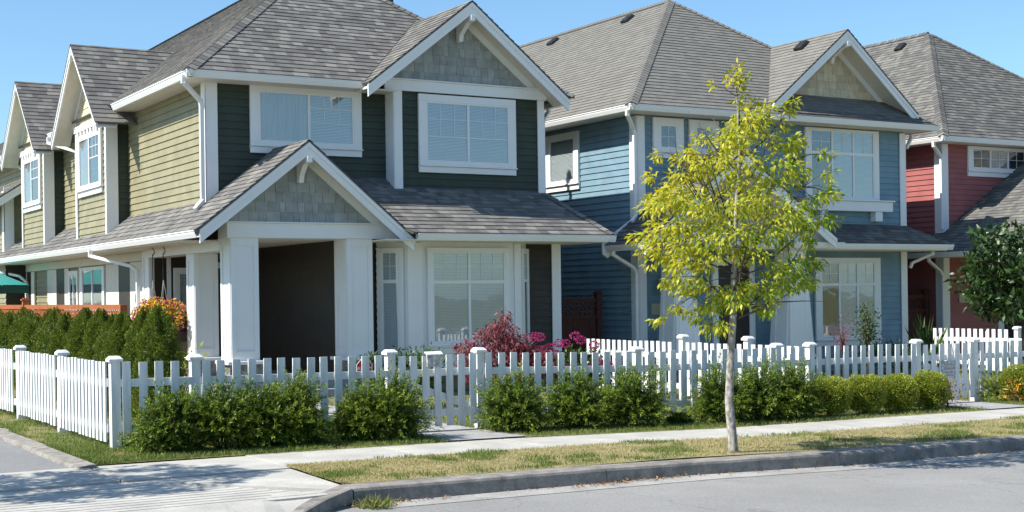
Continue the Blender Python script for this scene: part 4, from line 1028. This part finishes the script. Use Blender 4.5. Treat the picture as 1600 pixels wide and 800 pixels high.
def clipped(x, y, z, rx, ry, h, seed, label, group, name='clipped_shrub', m='box', N=9000, L=(.016,.028), shape='ball', cat='shrub', tone_top=.75):
    rs = np.random.RandomState(seed)
    t = thing(name, (x, y, z), label, cat, group)
    d = sph(rs, N); r = lump(d, seed, .10, 9)*(1-.30*rs.rand(N)**2.2)
    if shape == 'ball':
        q = np.sign(d)*np.abs(d)**.82; q /= np.linalg.norm(d*0+q, axis=1, keepdims=True)**.6
        C = np.array([x,y,z+h*.53])+q*r[:,None]*np.array([rx,ry,h*.47])
    else:   # upright column that narrows to a blunt point
        u = rs.rand(N)**.9; a = rs.rand(N)*6.283
        prof = np.interp(u, [0,.15,.5,.75,.9,1], [.78,.97,1,.80,.48,.08])
        cl = 1+.10*np.sin(a*5+u*9+seed)+.08*np.sin(a*3-u*22+seed*2)+.06*np.sin(u*60+a*4)
        rr_ = prof*cl*(1-.20*rs.rand(N)**2)
        C = np.stack([x+np.cos(a)*rx*rr_, y+np.sin(a)*ry*rr_, z+u*h*(1+.03*np.sin(a*4+seed))], 1)
        d = np.stack([np.cos(a), np.sin(a), np.full(N,.9)], 1); r = cl
    D = d*.8+rs.normal(size=(N,3))*.45+np.array([0,0,.75])
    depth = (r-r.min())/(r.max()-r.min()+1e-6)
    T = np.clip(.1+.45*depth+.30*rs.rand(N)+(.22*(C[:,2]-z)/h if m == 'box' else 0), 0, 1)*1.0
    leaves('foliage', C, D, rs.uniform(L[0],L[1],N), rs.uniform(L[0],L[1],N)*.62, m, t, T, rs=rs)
    ni = 1500; di = sph(rs, ni)
    if shape == 'ball': C = np.array([x,y,z+h*.53])+di*np.array([rx,ry,h*.47])*(.72*rs.rand(ni)**.3)[:,None]
    else: C = np.array([x,y,z+h*.5])+di*np.array([rx*.7,ry*.7,h*.46])*(rs.rand(ni)**.3)[:,None]
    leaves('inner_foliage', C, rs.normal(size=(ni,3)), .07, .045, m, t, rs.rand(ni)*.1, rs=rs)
    mb = MB(); mb.tube([(x,y,z-.05),(x+.01,y,z+h*.5)], [.02,.012], n=6)
    for k in range(5): a = rs.rand()*6.28; mb.tube([(x,y,z),(x+math.cos(a)*rx*.5,y+math.sin(a)*ry*.5,z+h*.45)], [.014,.006], n=5)
    mb.build('stems', 'barkd', t)
    return t
CG = 'clipped round shrubs before the blue house fence'
for i, (x, lb) in enumerate([(13.62,'clipped round shrub, first after the spiky shrubs'), (14.26,'clipped round shrub, second after the spiky shrubs'), (14.92,'clipped round shrub next to the last of its row'), (15.57,'clipped round shrub at the notice board gate end of its row')]):
    clipped(x, 14.15, zt(x)-.02, .295, .28, .56+.015*(i%2), 200+i, lb, CG)
clipped(18.05, 14.45, zt(18)-.02, .42, .36, .60, 210, 'clipped round shrub at the right edge, past the notice board gate', CG)
HG = 'upright hedge conifers behind the lane fence'
hn = ['nearest the street', 'second from the street', 'third from the street', 'fourth from the street', 'fifth from the street', 'sixth from the street', 'seventh from the street', 'eighth from the street', 'ninth from the street', 'tenth from the street', 'eleventh from the street', 'twelfth from the street', 'thirteenth from the street', 'fourteenth from the street', 'fifteenth from the street', 'sixteenth from the street', 'seventeenth from the street', 'eighteenth from the street']
ys = 17.9
for i in range(18):
    clipped(5.35+.05*math.sin(i*2.3), ys, 0, .30, .32, (1.47 if i == 0 else 1.40)+.05*math.sin(i*1.7), 300+i, 'upright hedge conifer behind the lane fence, '+hn[i], HG, name='hedge_conifer', m='cedarleaf', N=15000 if i < 8 else 7000, L=(.018,.034), shape='col', cat='hedge shrub')
    ys += .70+.05*math.sin(i)

# ---- young street tree
CROWN = [(0.09,3.93,0.05),(0.03,3.83,0.08),(0.15,3.83,0.08),(0.09,3.79,0.07),(-0.16,3.75,0.04),(0.14,3.66,0.06),(0.07,3.60,0.04),(0.27,3.49,0.13),(0.17,3.41,0.13),(0.35,3.43,0.12),(0.09,3.33,0.13),(0.25,3.31,0.15),(0.01,3.21,0.13),(-0.21,3.23,0.09),(-0.30,3.25,0.05),(-0.11,3.15,0.11),(0.13,3.19,0.13),(0.57,3.53,0.07),(0.67,3.55,0.07),(0.63,3.45,0.05),(0.55,3.31,0.08),(0.41,3.19,0.11),(0.61,3.13,0.09),(0.75,3.17,0.07),(0.75,2.99,0.09),(0.65,3.07,0.09),(1.01,3.03,0.06),(0.95,3.01,0.05),(0.95,2.78,0.08),(1.05,2.64,0.08),(0.85,2.56,0.09),(-0.76,3.01,0.07),(-0.50,3.01,0.09),(-0.42,3.03,0.07),(-0.82,2.82,0.08),(-0.86,2.80,0.05),(-0.60,2.78,0.08),(-0.40,2.88,0.11),(-0.26,2.88,0.11),(-0.50,2.72,0.15),(-0.64,2.64,0.13),(-0.74,2.56,0.12),(-0.30,2.70,0.13),(-0.15,2.91,0.11),(0.01,3.03,0.11),(0.09,2.88,0.12),(0.05,2.72,0.12),(0.29,2.88,0.11),(0.41,2.88,0.11),(0.53,2.84,0.12),(0.65,2.80,0.12),(0.69,2.68,0.11),(0.29,2.68,0.11),(0.17,2.56,0.12),(-0.82,2.50,0.12),(-0.70,2.56,0.12),(-0.56,2.50,0.15),(-0.40,2.48,0.16),(-0.21,2.52,0.15),(-0.03,2.44,0.16),(0.19,2.46,0.15),(0.33,2.46,0.12),(0.45,2.38,0.13),(0.59,2.28,0.12),(0.69,2.16,0.09),(0.69,2.08,0.07),(0.81,2.32,0.08),(0.91,2.30,0.07),(1.01,2.36,0.07),(0.73,2.48,0.09),(0.97,2.56,0.08),(-1.00,2.18,0.06),(-0.84,2.18,0.11),(-0.74,2.28,0.12),(-0.60,2.24,0.13),(-0.44,2.28,0.15),(-0.25,2.32,0.15),(-0.11,2.24,0.13),(-0.94,2.02,0.05),(-0.80,2.06,0.09),(-0.70,1.98,0.09),(-0.86,1.90,0.06),(-0.56,2.06,0.12),(-0.40,2.10,0.13),(-0.44,1.94,0.11),(-0.60,1.88,0.11),(-0.30,1.88,0.12),(-0.25,1.98,0.12),(-0.70,1.68,0.05),(-0.58,1.76,0.09),(-0.50,1.62,0.09),(-0.34,1.68,0.11),(-0.21,2.12,0.12),(-0.01,2.18,0.13),(0.13,2.18,0.13),(0.29,2.22,0.13),(0.41,2.16,0.11),(0.01,2.02,0.11),(0.17,1.98,0.11),(0.27,1.92,0.07),(-0.54,1.44,0.07),(-0.70,1.35,0.05),(-0.80,1.29,0.05),(-0.42,1.40,0.09),(-0.32,1.33,0.08),(-0.25,1.23,0.08),(-0.15,1.27,0.09),(-0.09,1.19,0.07),(-0.03,1.48,0.12),(0.01,1.60,0.12),(-0.17,1.56,0.09),(-0.23,1.44,0.09),(0.17,1.66,0.11),(0.13,1.52,0.09),(0.29,1.56,0.09),(0.41,1.62,0.11),(0.55,1.68,0.12),(0.69,1.76,0.11),(0.77,1.68,0.07),(0.81,1.88,0.09),(0.59,1.88,0.13),(0.41,1.82,0.11),(0.29,1.42,0.08),(0.37,1.44,0.07),(0.69,1.94,0.09),(0.85,1.90,0.05)]
def street_tree(x, y, z, label, group, spin=0, seed=9, dense=1.0):
    rs = np.random.RandomState(seed); rnd = random.Random(seed)
    t = thing('street_tree', (x, y, z), label, 'tree', group)
    RX, FX = np.array([ca, -sa, 0]), np.array([sa, ca, 0])
    c_, s_ = math.cos(spin), math.sin(spin)
    rot = lambda v: np.array([v[0]*c_-v[1]*s_, v[0]*s_+v[1]*c_, v[2]])
    B0 = np.array([x, y, 0])
    def W3(lat, dep, zz): return B0+rot(RX*lat+FX*dep)+np.array([0,0,zz])
    tr = [(0,0,z-.05,.060),(-.01,0,z+.06,.052),(-.045,.01,.45,.045),(-.02,.01,.95,.040),(.01,0,1.35,.036),(.03,.02,1.9,.030),(.06,0,2.5,.022),(.10,.01,3.0,.014),(.09,0,3.4,.009),(.07,0,3.85,.005)]
    mb = MB(); mb.tube([W3(a,b,c) for a,b,c,_ in tr], [q[3] for q in tr], n=12)
    trunk = mb.build('trunk', 'bark', t, smooth=True)
    zs = [q[2] for q in tr]
    ax = lambda zz: (float(np.interp(zz, zs, [q[0] for q in tr])), float(np.interp(zz, zs, [q[1] for q in tr])), float(np.interp(zz, zs, [q[3] for q in tr])))
    C, D, L, T = [], [], [], []
    bm_ = MB()
    tips = []
    for (lat, zz, r) in CROWN:
        Rm = np.interp(zz, [1.2,1.5,2.2,2.7,3.1,3.5,3.9], [.4,.8,1.05,1.05,.75,.35,.1])
        lim = math.sqrt(max(.0, Rm*Rm-(lat-.05)**2))
        deps = [rs.uniform(-.8,.8)*lim]
        if lim > .45: deps.append((rs.uniform(.35,.95)*lim)*(1 if deps[0] < 0 else -1))
        if len(deps) > 1 and rs.rand() < .25: deps = deps[:1]
        for dep in deps: tips.append((lat+rs.uniform(-.02,.02), dep, zz+rs.uniform(-.02,.02), r))
    limbs = []
    for k in range(17):       # main limbs, rising outwards from the trunk
        a = k*2.4; z0 = 1.35+k*.125; Rk = float(np.interp(z0, [1.3,1.7,2.3,3.0,3.6], [.62,.85,.80,.45,.15])); a0 = ax(z0)
        pts_ = [W3(a0[0]+math.cos(a)*Rk*f, a0[1]+math.sin(a)*Rk*f, z0+Rk*(.55*f+.35*f*f)) for f in (0,.3,.6,1.0)]
        bm_.tube(pts_, [min(a0[2]*.6,.015), .010, .007, .003], n=6)
        for q0, q1 in zip(pts_, pts_[1:]):
            for f in (.2,.5,.8): limbs.append(q0*(1-f)+q1*f)
    for zz in np.linspace(2.6,3.8,8): a0 = ax(zz); limbs.append(W3(a0[0], a0[1], zz))
    for (lat, dep, zz, r) in tips:
        hd = math.hypot(lat, dep); z0 = max(1.32, min(zz-.15, zz-hd*rs.uniform(.35,.75))); a0 = ax(z0)
        p0 = W3(a0[0], a0[1], z0); p3 = W3(lat, dep, zz)
        p1 = W3(a0[0]+(lat-a0[0])*.35, a0[1]+(dep-a0[1])*.35, z0+(zz-z0)*.30+.02)
        p2 = W3(a0[0]+(lat-a0[0])*.7+rs.uniform(-.04,.04), a0[1]+(dep-a0[1])*.7, z0+(zz-z0)*.72+rs.uniform(-.02,.05))
        if limbs:
            best = min(limbs, key=lambda q: np.linalg.norm(q-(p3-np.array([0,0,.10]))))
            mid_ = (best+p3)/2+np.array([0,0,.03]); bm_.tube([best, mid_, p3], [.0045,.0035,.002], n=4)
        nl = int(42*dense*(r/.1)**1.7)+6
        o = sph(rs, nl)*(rs.rand(nl)**.5*r*1.05)[:,None]*np.array([1,1,.85])
        c = p3+o
        outw = (p3-(B0+np.array([0,0,2.2])))*np.array([1,1,.3]); outw /= max(np.linalg.norm(outw), .01)
        dd = o/np.linalg.norm(o, axis=1, keepdims=True)*.6+outw*.45+rs.normal(size=(nl,3))*.35+np.array([0,0,-.55])
        C.append(c); D.append(dd); L.append(rs.uniform(.05,.092,nl)); 
        sun_tone = np.clip(.50-.28*(lat+.1)+.16*(zz-2.3), .1, .85)     # yellower to the left and top: sunlight put into the leaf colour
        T.append(np.clip(sun_tone+rs.normal(size=nl)*.28, 0, 1))
    # bare twigs on the thin side
    for k in range(9):
        la, zz = rs.uniform(-.62,-.15), rs.uniform(2.6,3.0); e = W3(la+rs.uniform(-.12,.05), rs.uniform(-.3,.2), zz+rs.uniform(.3,.75)); s0 = W3(la*.5, 0, zz-.3); m0 = W3(la, 0, zz+.1)
        bm_.tube([s0, m0, e], [.005,.0035,.0015], n=4)
    for (la, zz, lb_, zb) in ((.3,1.42,.9,1.75),(.35,1.85,1.0,2.5),(-.3,1.9,-.8,2.0),(.5,1.5,.95,1.48)):
        bm_.tube([W3(.02,0,zz-.12), W3((la+.02)/1.3,-.1,zz-.02), W3(la+(lb_-la)*.5,-.15,(zz+zb)/2), W3(lb_,-.15,zb)], [.012,.008,.005,.0015], n=5)
    bm_.build('branches', 'barkd', t, smooth=True)
    C, D, L, T = map(np.concatenate, (C, D, L, T))
    leaves('crown', C, D, L, L*rs.uniform(.36,.46,len(L)), 'street', t, T, fold=.12, rs=rs, up=rs.normal(size=(len(C),3))*.5+np.array([0,0,1.0]))
    return t
street_tree(9.41, 11.2, zt(9.4)-.01, 'young yellow green street tree with thin speckled trunk on the dry verge', 'tree')
def copy_tree(o, loc, rz, label):
    n = o.copy(); COL.objects.link(n); n.location = loc; n.rotation_euler = (0,0,rz); n['label'] = label
    for ch in list(o.children):
        c = ch.copy(); COL.objects.link(c); c.parent = n
    return n

# ---- dark glossy tree in the red house yard
def leaf_clump_tree(name, x, y, z, label, cat, clumps, m, L, W, per, trunk, seed, bark='barkd', droop=-.1, tone=None, group=None, fold=.12):
    rs = np.random.RandomState(seed); t = thing(name, (x, y, z), label, cat, group)
    mb = MB(); mb.tube([(x,y,z-.05),(x+.02,y,z+trunk*.5),(x,y,z+trunk)], [.05*trunk**.5,.04*trunk**.5,.03*trunk**.5], n=8); mb.build('trunk', bark, t, smooth=True)
    br = MB(); C, D, T = [], [], []
    for (cx_, cy_, cz_, r) in clumps:
        c = np.array([x+cx_, y+cy_, z+cz_])
        br.tube([(x,y,z+min(trunk, cz_)*.9), ((x+c[0])/2,(y+c[1])/2,z+cz_*.8), c], [.02*trunk**.5,.01,.004], n=5)
        n = int(per*(r/.2)**2); o = sph(rs, n)*(rs.rand(n)**.4*r)[:,None]
        C.append(c+o); D.append(o/r*.8+rs.normal(size=(n,3))*.4+np.array([0,0,droop])); T.append(rs.rand(n)*.8+.1*(o[:,2]/r))
    br.build('branches', bark, t, smooth=True)
    C, D, T = map(np.concatenate, (C, D, T)); n = len(C)
    leaves('crown', C, D, rs.uniform(L*.7,L*1.2,n), rs.uniform(W*.7,W*1.2,n), m, t, np.clip(T,0,1), rs=rs, fold=fold)
    return t
rs = np.random.RandomState(8); cl = []
for k in range(60):
    d_ = sph(rs, 1)[0]; rr_ = rs.rand()**.4
    cl.append((d_[0]*1.05*rr_, d_[1]*1.05*rr_, 2.10+d_[2]*.95*rr_+.1*d_[0], rs.uniform(.20,.30)))
leaf_clump_tree('magnolia_tree', 20.95, 16.8, -.22, 'dark glossy leaved tree at the right edge, behind the fence', 'tree', cl, 'magn', .17, .07, 44, 1.5, 21, droop=.15)
# ---- red lace-leaf maple
cl = []
for (a, zz, r) in ((.05,1.40,.10),(.02,1.27,.12),(-.10,1.22,.12),(.10,1.15,.16),(-.02,1.08,.20),(-.25,1.12,.12),(.22,1.0,.18),(.0,.9,.24),(-.35,.95,.17),(-.5,.88,.15),(-.62,.98,.08),(-.3,.78,.2),(.35,.86,.18),(.5,.82,.16),(-.52,.7,.18),(.2,.72,.24),(.0,.6,.26),(.42,.64,.2),(.62,.80,.14),(.66,.66,.18),(.3,.95,.16),(-.3,.55,.22),(.2,.45,.22)):
    for dp in (-.12, .16): cl.append((ca*a+sa*dp, -sa*a+ca*dp, zz+rs.uniform(-.03,.03), r))
leaf_clump_tree('red_maple', 10.2, 17.3, -.1, 'small dark red lace leaved maple in front of the bay window', 'shrub', cl, 'maple', .08, .021, 150, .5, 22, droop=-.75)
# ---- garden shrubs behind the fence
def puff(name, x, y, z, label, cat, spread, h, m, L, W, n, seed, droop=.1, cl_n=14, group=None):
    rs = np.random.RandomState(seed); cl = []
    for k in range(cl_n):
        a = rs.rand()*6.28; q = rs.rand()**.5
        cl.append((math.cos(a)*spread*q, math.sin(a)*spread*.6*q, h*(.35+.5*rs.rand()*(1-.5*q)), rs.uniform(.14,.22)))
    return leaf_clump_tree(name, x, y, z, label, cat, cl, m, L, W, n, h*.35, seed, droop=droop, group=group)
puff('rhododendron', 8.95, 18.2, -.08, 'dark green leafy shrub behind the flyer box gate', 'shrub', .55, 1.08, 'rhodo', .09, .03, 90, 31, cl_n=26)
puff('rhododendron', 9.75, 18.9, -.08, 'dark green leafy shrub between the gate and the red maple', 'shrub', .35, 1.05, 'rhodo', .08, .03, 80, 32, cl_n=16)
hy = puff('hydrangea', 12.0, 18.2, -.12, 'pink flowering hydrangea right of the red maple', 'shrub', .62, 1.0, 'rhodo', .09, .045, 80, 33, cl_n=28)
rs = np.random.RandomState(34)
for k in range(20):
    a = rs.uniform(-.70,.60); dp = rs.uniform(-.35,.1); zz = rs.uniform(.55,1.0) if k > 2 else 1.06
    c = np.array([12.0+ca*a+sa*dp-.05, 18.2-sa*a+ca*dp-.25, -.12+zz]); n = 110; o = sph(rs, n); o[:,2] *= .75
    leaves('flower_head', c+o*.066, o, .028, .028, 'pink', hy, rs.rand(n), rs=rs)
puff('climbing_rose', 21.2, 20.9, -.2, 'tall thin leafy rose in front of the blue house lower window', 'plant', .22, 1.9, 'rhodo', .07, .035, 34, 35, cl_n=22)
rb = puff('flowering_plant', 20.3, 20.7, -.2, 'thin dark red flowered plant beside the white tapered porch column', 'plant', .16, 1.5, 'maple', .04, .02, 40, 36, cl_n=16, droop=.3)
puff('rhododendron', 22.4, 21.2, -.2, 'low green leafy bed shrub under the blue house lower window', 'shrub', .9, .75, 'rhodo', .08, .03, 60, 38, cl_n=30)
puff('climbing_plant', 7.15, 22.6, 0, 'pale green broad leaved vine beside the left porch column', 'plant', .32, 1.0, 'box', .10, .07, 16, 39, cl_n=14)
def grass_tuft(name, x, y, z, label, h, n, m, seed, sp=.5, cat='plant', group=None, w=.022):
    rs = np.random.RandomState(seed); t = thing(name, (x,y,z), label, cat, group)
    b = np.stack([x+rs.normal(size=n)*.05, y+rs.normal(size=n)*.05, np.full(n, z)], 1)
    D = np.stack([rs.normal(size=n)*sp, rs.normal(size=n)*sp, np.ones(n)], 1)
    leaves('blades', b, D, rs.uniform(.6,1,n)*h, w, m, t, rs.rand(n)*.6, rs=rs, fold=.1); return t
grass_tuft('ornamental_grass', 22.6, 20.6, -.2, 'tall upright strappy leaves before the right pane of the blue lower window', 1.35, 46, 'rhodo', 41, .18, w=.035)
grass_tuft('ornamental_grass', 21.95, 20.7, -.2, 'shorter strappy leaves left of the tall ones under the blue window', .9, 30, 'rhodo', 42, .25, w=.03)
puff('heather', 16.1, 14.3, zt(16)-.02, 'low dark reddish plant at the left foot of the notice board gate', 'plant', .14, .40, 'maple', .04, .016, 60, 43, cl_n=9, droop=.5)
puff('nandina', 17.58, 14.62, zt(17)-.02, 'yellow and red leaved low plant right of the notice board gate', 'plant', .15, .42, 'box', .11, .028, 34, 44, cl_n=10, droop=.3)
puff('nandina', 17.72, 14.38, zt(17)-.02, 'second yellow and red leaved plant, against the clipped shrub at the right edge', 'plant', .14, .40, 'orangep', .10, .026, 22, 45, cl_n=8, droop=.3)
# hanging flower baskets by the porch
for i, (bx, by, lb) in enumerate(((7.45, 25.2, 'hanging basket of yellow and orange flowers, left of two by the porch'), (7.45, 24.55, 'hanging basket of orange and purple flowers, nearer the porch column'))):
    t = thing('flower_basket', (bx, by, 1.0), lb, 'flower basket', 'hanging flower baskets'); rs = np.random.RandomState(60+i)
    mb = MB(); mb.tube([(bx,by,.92),(bx,by,.98),(bx,by,1.12)], [.08,.15,.18], n=14); mb.build('pot', 'pot', t)
    for s_, c_ in ((.14,0),(-.07,.12),(-.07,-.12)):
        mb = MB(); mb.tube([(bx+s_,by+c_,1.12),(bx,by,1.95)], .004, n=4); mb.build('wire', 'silver', t)
    mb = MB(); mb.tube([(bx,by,1.95),(bx,by,2.42),(bx+.02,by,2.46)], .008, n=6); mb.tube([(bx,by,2.40),(bx+.04,by,2.44),(bx+.03,by,2.50),(bx,by,2.55)], .008, n=6); mb.build('hook', 'black', t)
    n = 1500; o = sph(rs, n); c = np.array([bx,by,1.28])+o*(rs.rand(n)**.35)[:,None]*np.array([.34,.38,.30])*lump(o, 60+i, .25)[:,None]
    leaves('foliage', c, rs.normal(size=(n,3))+o, .05, .03, 'box', t, rs.rand(n), rs=rs)
    for m_, k in (('orangep', 560), ('purple', 300)):
        o = sph(rs, k); c = np.array([bx,by,1.28])+o*rs.uniform(.85,1.05,k)[:,None]*np.array([.36,.40,.32])*lump(o, 60+i, .25)[:,None]
        for q in range(4): 
            pass
        C = np.repeat(c, 4, 0); n4 = len(C); D = np.repeat(o, 4, 0)*.5+rs.normal(size=(n4,3))*.8
        leaves('flowers', C, D, .032, .028, m_, t, np.repeat(rs.rand(k), 4), rs=rs)

# ---- grass blades
def noise2(x, y, seed, sc):
    rs = np.random.RandomState(seed); g = rs.rand(64, 64); X, Y = x/sc+100, y/sc+100
    i, j = np.floor(X).astype(int), np.floor(Y).astype(int); u, v = X-i, Y-j; u, v = u*u*(3-2*u), v*v*(3-2*v)
    G = lambda a, b: g[a % 64, b % 64]
    return (G(i,j)*(1-u)+G(i+1,j)*u)*(1-v)+(G(i,j+1)*(1-u)+G(i+1,j+1)*u)*v
def grass(name, label, n, x0, x1, y0, y1, dry, h, seed, mask=None, off=-.01, w=.006):
    rs = np.random.RandomState(seed)
    u = rs.rand(n); x = x0+(x1-x0)*u**1.35; y = y0+(y1-y0)*rs.rand(n)
    nz = .6*noise2(x, y, seed, .55)+.4*noise2(x, y, seed+1, .17)
    keep = np.ones(n, bool) if mask is None else mask(x, y)
    x, y, nz = x[keep], y[keep], nz[keep]; n = len(x)
    green = nz > dry+rs.normal(size=n)*.07
    keep = green | (rs.rand(n) < .8); x, y, nz, green = x[keep], y[keep], nz[keep], green[keep]; n = len(x)
    z = np.interp(x, [-200,4,8.5,11,17.5,40,400], [0,0,-.05,-.12,-.18,-.25,-.25])+off
    H = h*np.where(green, rs.uniform(.6,1.25,n), rs.uniform(.3,.8,n)); ln = np.where(green, .35, .9)
    D = np.stack([rs.normal(size=n)*ln, rs.normal(size=n)*ln, np.ones(n)], 1)
    T = np.where(green, rs.rand(n)*.38, .55+rs.rand(n)*.45)
    o = leaves(name, np.stack([x,y,z],1), D, H, w, 'grass', None, T, rs=rs, fold=.1)
    return tag(o, label, None, None, 'stuff')
grass('dry_grass', 'patchy dry grass on the verge between kerb and pavement', 95000, 4.9, 24, 11.0, 12.62, .66, .045, 71, mask=lambda x, y: x > 4.86+(y-11.0)*.08)
grass('grass', 'green grass strip between pavement and picket fence', 90000, 3.45, 22, 13.66, 15.6, .36, .055, 72, mask=lambda x, y: ~(((x > 7.4) & (x < 8.37)) | ((x > 16.3) & (x < 17.27))))
grass('grass', 'grass and weeds between the lane kerb and the lane fence', 42000, 3.42, 5.0, 13.7, 30, .42, .05, 73, mask=lambda x, y: x+((y-13.7)/16)*.1 < 4.6+(y < 15)*1)
grass('grass', 'green lawn of the yards seen through the pickets', 42000, 5, 24, 15.6, 20.5, .30, .05, 74, mask=lambda x, y: ~(((x > 7.4) & (x < 8.37)) | ((x > 16.3) & (x < 17.27))), w=.009)
# weeds and leaf litter at the kerb return
grass_tuft('weed', 4.95, 10.50, -.19, 'green and dry weed growing in the gutter at the end of the kerb', .17, 260, 'grass', 81, .8, w=.007)
rs = np.random.RandomState(82); n = 420
x = np.concatenate([rs.normal(4.95,.28,n//3), rs.uniform(5,14,n//3), rs.normal(7.6,.3,n-2*(n//3))]); y = 10.70-np.abs(rs.normal(size=n))*.07; z = np.interp(x, [4,8.5,11,17.5], [0,-.05,-.12,-.18])-.138
tag(leaves('leaf_litter', np.stack([x,y,z],1), np.stack([rs.normal(size=n),rs.normal(size=n),rs.rand(n)*.4],1), .04, .018, 'litter', None, rs.rand(n), rs=rs), 'brown fallen leaves lying in the gutter along the kerb', None, None, 'stuff')
# neighbouring street tree just left of the view: its crown shades the pavement corner
st = [o for o in COL.objects if o.name.startswith('street_tree')][0]
copy_tree(st, (.3, 12.85, .55), 1.9, 'street tree beyond the left edge whose shade falls on the pavement corner')
st['group'] = 'young street trees'; [o for o in COL.objects if o.name.startswith('street_tree')][1]['group'] = 'young street trees'
def copy_house(src, loc, label):
    n = src.copy(); COL.objects.link(n); n.location = loc; n.rotation_euler = (0,0,math.pi); n['label'] = label
    def rec(o, p):
        for ch in list(o.children):
            c = ch.copy(); COL.objects.link(c); c.parent = p; rec(ch, c)
    rec(src, n)
copy_house(B, (13, -20, -.2), 'blue house with tan gable across the street, mirrored in the front windows')
copy_house(RH, (25, -20.5, -.2), 'red house across the street, mirrored in the front windows')
